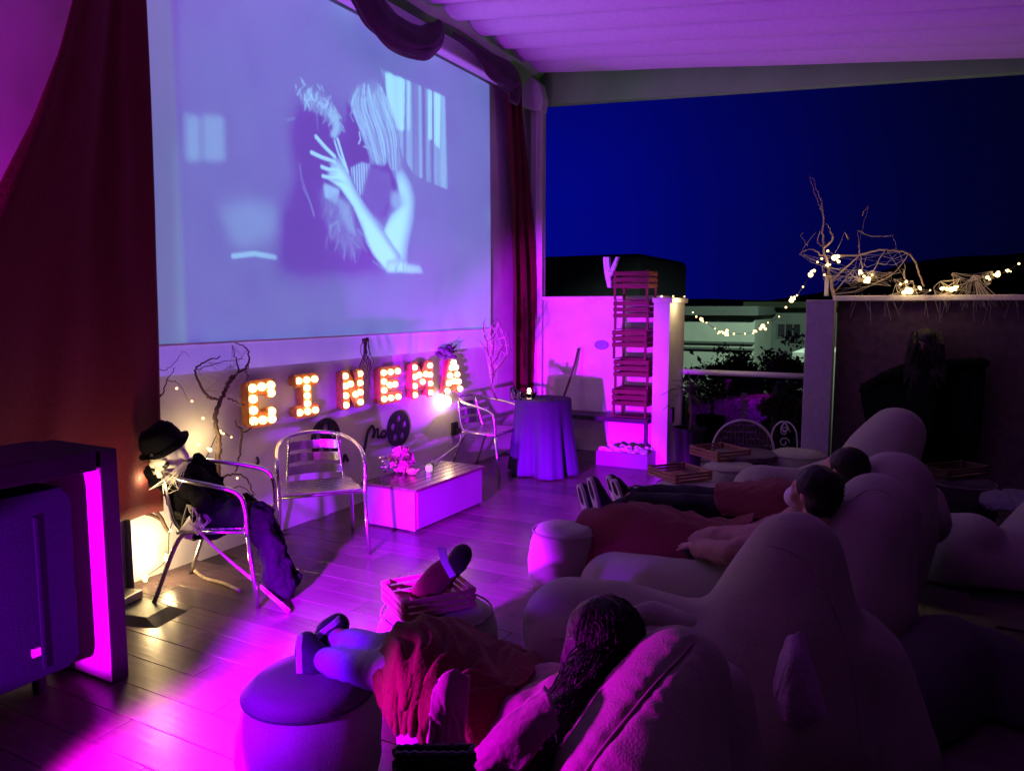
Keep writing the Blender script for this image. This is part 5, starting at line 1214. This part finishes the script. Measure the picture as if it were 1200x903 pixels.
rows('pale_blanket', [[(1150, 580, 5.3), (1175, 576, 5.2), (1215, 580, 5.1)], [(1148, 590, 5.0), (1175, 588, 4.95), (1215, 590, 4.9)], [(1158, 598, 4.9), (1180, 600, 4.85), (1215, 600, 4.8)]], M_pale, (9, .04), .02, 'pale lavender folded cloth lying on the dim lounger at the right edge', 'blanket', nu=30, nv=20, seed=30)
bk = at_f(501, 886, 1.2); Hb = bk.z
ba = thing('woven_backrest', 'black woven rattan backrest with rough top rim at the bottom edge of the view', 'backrest', (bk.x, bk.y + .02, 0), PH)
Wb, Db = pxm(98, 1.17), .022
mb = MB(); random.seed(2); nrow = 62
for k in range(nrow):
    z = .006 + (k + .5) * Hb / nrow; pts = []
    per = [(-1, -1), (1, -1), (1, 1), (-1, 1)]
    for e in range(4):
        (ax, ay), (bx, by) = per[e], per[(e + 1) % 4]; n = 16 if e % 2 == 0 else 2
        for i in range(n):
            t = i / n; x = (ax + (bx - ax) * t) * Wb / 2; y_ = (ay + (by - ay) * t) * Db / 2; w = .0028 * (1 if (i + k) % 2 else -1) + random.uniform(-.0005, .0005)
            pts.append((x + (w if e % 2 else 0), y_ + (w if e % 2 == 0 else 0), z + random.uniform(-.0006, .0006)))
    pts.append(pts[0]); mb.tube(pts, .0068, 5)
o = obj('weave', mb, M_rattan, ba, smooth=True); o['kind'] = 'stuff'
obj('core', MB().box((0, 0, Hb / 2 - .008), (Wb - .012, Db - .008, Hb - .012)), M_black, ba)
for sx in range(9):
    for sy in (-1, 1): obj('stake', MB().tube([(-Wb / 2 + Wb * (sx + .5) / 9, sy * Db / 2, .0), (-Wb / 2 + Wb * (sx + .5) / 9, sy * Db / 2, Hb + random.uniform(.0, .006))], .004, 5), M_rattan, ba)

# ================================================================== OUTSIDE
def building(name, label, cat, x0, x1, y, depth, ztop, m):
    t_ = thing(name, label, cat); obj('wall', MB().box(((x0 + x1) / 2, y + depth / 2, (ztop - 6) / 2), (x1 - x0, depth, ztop + 6)), m, t_); return t_
Y1 = 24
b1_ = building('apartment_building', 'pale greenish facade lit by street light beyond the glass railing', 'building', at_y(720, 400, Y1).x, at_y(884, 400, Y1).x, Y1, 8, at_y(840, 370, Y1).z, M_fac)
x0, x1 = at_y(720, 400, Y1).x, at_y(884, 400, Y1).x
obj('roof_slab', MB().box(((x0 + x1) / 2, Y1 + 3.9, at_y(840, 364, Y1).z), (x1 - x0 + .3, 8.6, .28)), M_facd, b1_)
for py in (401, 408): obj('ledge', MB().box(((x0 + x1) / 2, Y1 - .06, at_y(840, py, Y1).z), (x1 - x0, .14, .06)), M_facd, b1_)
for px in (745, 775, 848):
    p = at_y(px, 425, Y1); f_ = obj('window', MB().box((p.x, Y1 - .02, p.z - 1.6), (.9, .08, 1.2)), M_white_metal, b1_); obj('pane', MB().box((p.x, Y1 - .07, p.z - 1.6), (.74, .03, 1.04)), M_glassd, f_)
Y2 = 27
x0, x1 = at_y(880, 400, Y2).x, at_y(990, 400, Y2).x
b2h = building('dark_house', 'dark house with a shuttered window behind the string lights', 'building', x0, x1, Y2, 7, at_y(920, 358, Y2).z, M_facd)
obj('roof', MB().box(((x0 + x1) / 2, Y2 + 3.4, at_y(920, 357, Y2).z), (x1 - x0 + .4, 7.8, .2)), M_hill, b2h)
p = at_y(925, 387, Y2); f_ = obj('window', MB().box((p.x, Y2 - .02, p.z), (.8, .08, .5)), M_facd, b2h)
for s in (-1, 0, 1): obj('pane', MB().box((p.x + s * .25, Y2 - .07, p.z), (.21, .03, .42)), M_glassd, f_)
b3h = building('garden_wall_house', 'low pale outbuilding at the right beyond the railing', 'building', at_y(928, 420, 19).x, at_y(975, 420, 19).x, 19, 3, at_y(940, 413, 19).z, M_fac)
Y3 = 34
b4h = building('apartment_building', 'flat-roofed dark block rising behind the magenta parapet wall', 'building', at_y(560, 320, Y3).x, at_y(804, 320, Y3 + 8).x, Y3, 8, at_y(720, 302, Y3).z, mat('night blue render', (.24, .24, .26), .9, nscale=1, var=.1))
obj('roof_edge', MB().box(((at_y(560, 320, Y3).x + at_y(804, 320, Y3 + 8).x) / 2, Y3 + 4, at_y(720, 302, Y3).z + .08), (at_y(804, 320, Y3 + 8).x - at_y(560, 320, Y3).x - .2, 7.8, .16)), M_facd, b4h)
# hill
Yh = 120; ridge = [(560, 352), (700, 352), (830, 354), (900, 352), (960, 344), (1010, 328), (1060, 312), (1120, 300), (1180, 292), (1260, 286), (1400, 290), (1700, 320)]
vs = []
for px, py in ridge:
    p = at_y(px, py, Yh); vs += [(p.x * .8, Yh * .72, -6), (p.x, Yh, max(p.z + 1.5 * nz(px * .02), -5)), (p.x * 1.3, Yh * 1.4, -6)]
n = len(ridge); mb = MB().add(vs, [(i * 3 + j, i * 3 + 3 + j, i * 3 + 4 + j, i * 3 + 1 + j) for i in range(n - 1) for j in range(2)])
o = obj('hill', mb, M_hill, sub=0); o['kind'] = 'structure'
def tree(px, pyc, y, rpx, label, seed):
    random.seed(seed); c = at_y(px, pyc, y); F = -c.x * math.sin(PH) + c.y * math.cos(PH); r = pxm(rpx, F)
    t_ = thing('garden_tree', label, 'tree', (c.x, c.y, -6), 0, 'trees below the terrace'); zc = c.z + 6
    mb = MB(); mb.tube(bez([(0, 0, 0), (.1, 0, zc * .4), (-.05, .1, zc * .75), (0, 0, zc + r * .3)], 4), [.16 - .009 * i for i in range(13)], 8)
    for i in range(9):
        a = random.uniform(0, 6.28); z0 = zc * random.uniform(.6, .95); mb.tube(bez([(0, 0, z0), (math.cos(a) * r * .4, math.sin(a) * r * .4, z0 + r * .3), (math.cos(a) * r * .8, math.sin(a) * r * .8, z0 + r * .4)], 3), .035, 5)
    obj('trunk', mb, M_twig, t_, smooth=True)
    mb = MB(); cl_ = [Vector((random.gauss(0, .5), random.gauss(0, .5), random.gauss(0, .42))) * r + Vector((0, 0, zc)) for _ in range(34)]
    for i in range(3600):
        cc = random.choice(cl_); p = cc + Vector((random.gauss(0, 1), random.gauss(0, 1), random.gauss(0, .8))) * r * .2; s_ = r * random.uniform(.05, .11)
        a = Vector((random.gauss(0, 1), random.gauss(0, 1), random.gauss(0, 1))).normalized(); b_ = a.orthogonal().normalized()
        mb.add([p + a * s_, p + b_ * s_ * .5, p - a * s_, p - b_ * s_ * .5], [(0, 1, 2, 3)])
    me = bpy.data.meshes.new('crown'); me.from_pydata(mb.v, [], mb.f); o = obj('crown', me, M_leaf, t_); o['kind'] = 'stuff'
tree(864, 438, 15, 26, 'dark leafy tree showing just above the handrail left of centre', 31)
tree(915, 434, 14, 32, 'dark bushy tree just above the handrail near the grey post', 32)
tree(850, 490, 13, 55, 'dark tree crown below the handrail behind the woven chair', 33)
tree(915, 490, 12, 55, 'dark tree crown below the handrail behind the grey post', 34)

# ------------------------------------------------------------------ put every world-built thing's origin at its base
for o in list(bpy.data.objects):
    if o.parent is None and o.location.length < 1e-6 and o.get('kind') != 'structure':
        if o.type == 'EMPTY':
            ch_ = kids(o); pts = [c.location + Vector(c.data.vertices[i].co) for c in ch_ if c.type == 'MESH' for i in range(0, len(c.data.vertices), 7)]
            if not pts: continue
            b_ = Vector((sum(p.x for p in pts) / len(pts), sum(p.y for p in pts) / len(pts), min(p.z for p in pts)))
            o.location = b_
            for c in ch_: c.location = c.location - b_
        elif o.type == 'MESH' and o.data.users == 1 and len(o.data.vertices):
            vs_ = o.data.vertices; b_ = Vector((sum(v.co.x for v in vs_) / len(vs_), sum(v.co.y for v in vs_) / len(vs_), min(v.co.z for v in vs_)))
            o.data.transform(Matrix.Translation(-b_)); o.location = b_
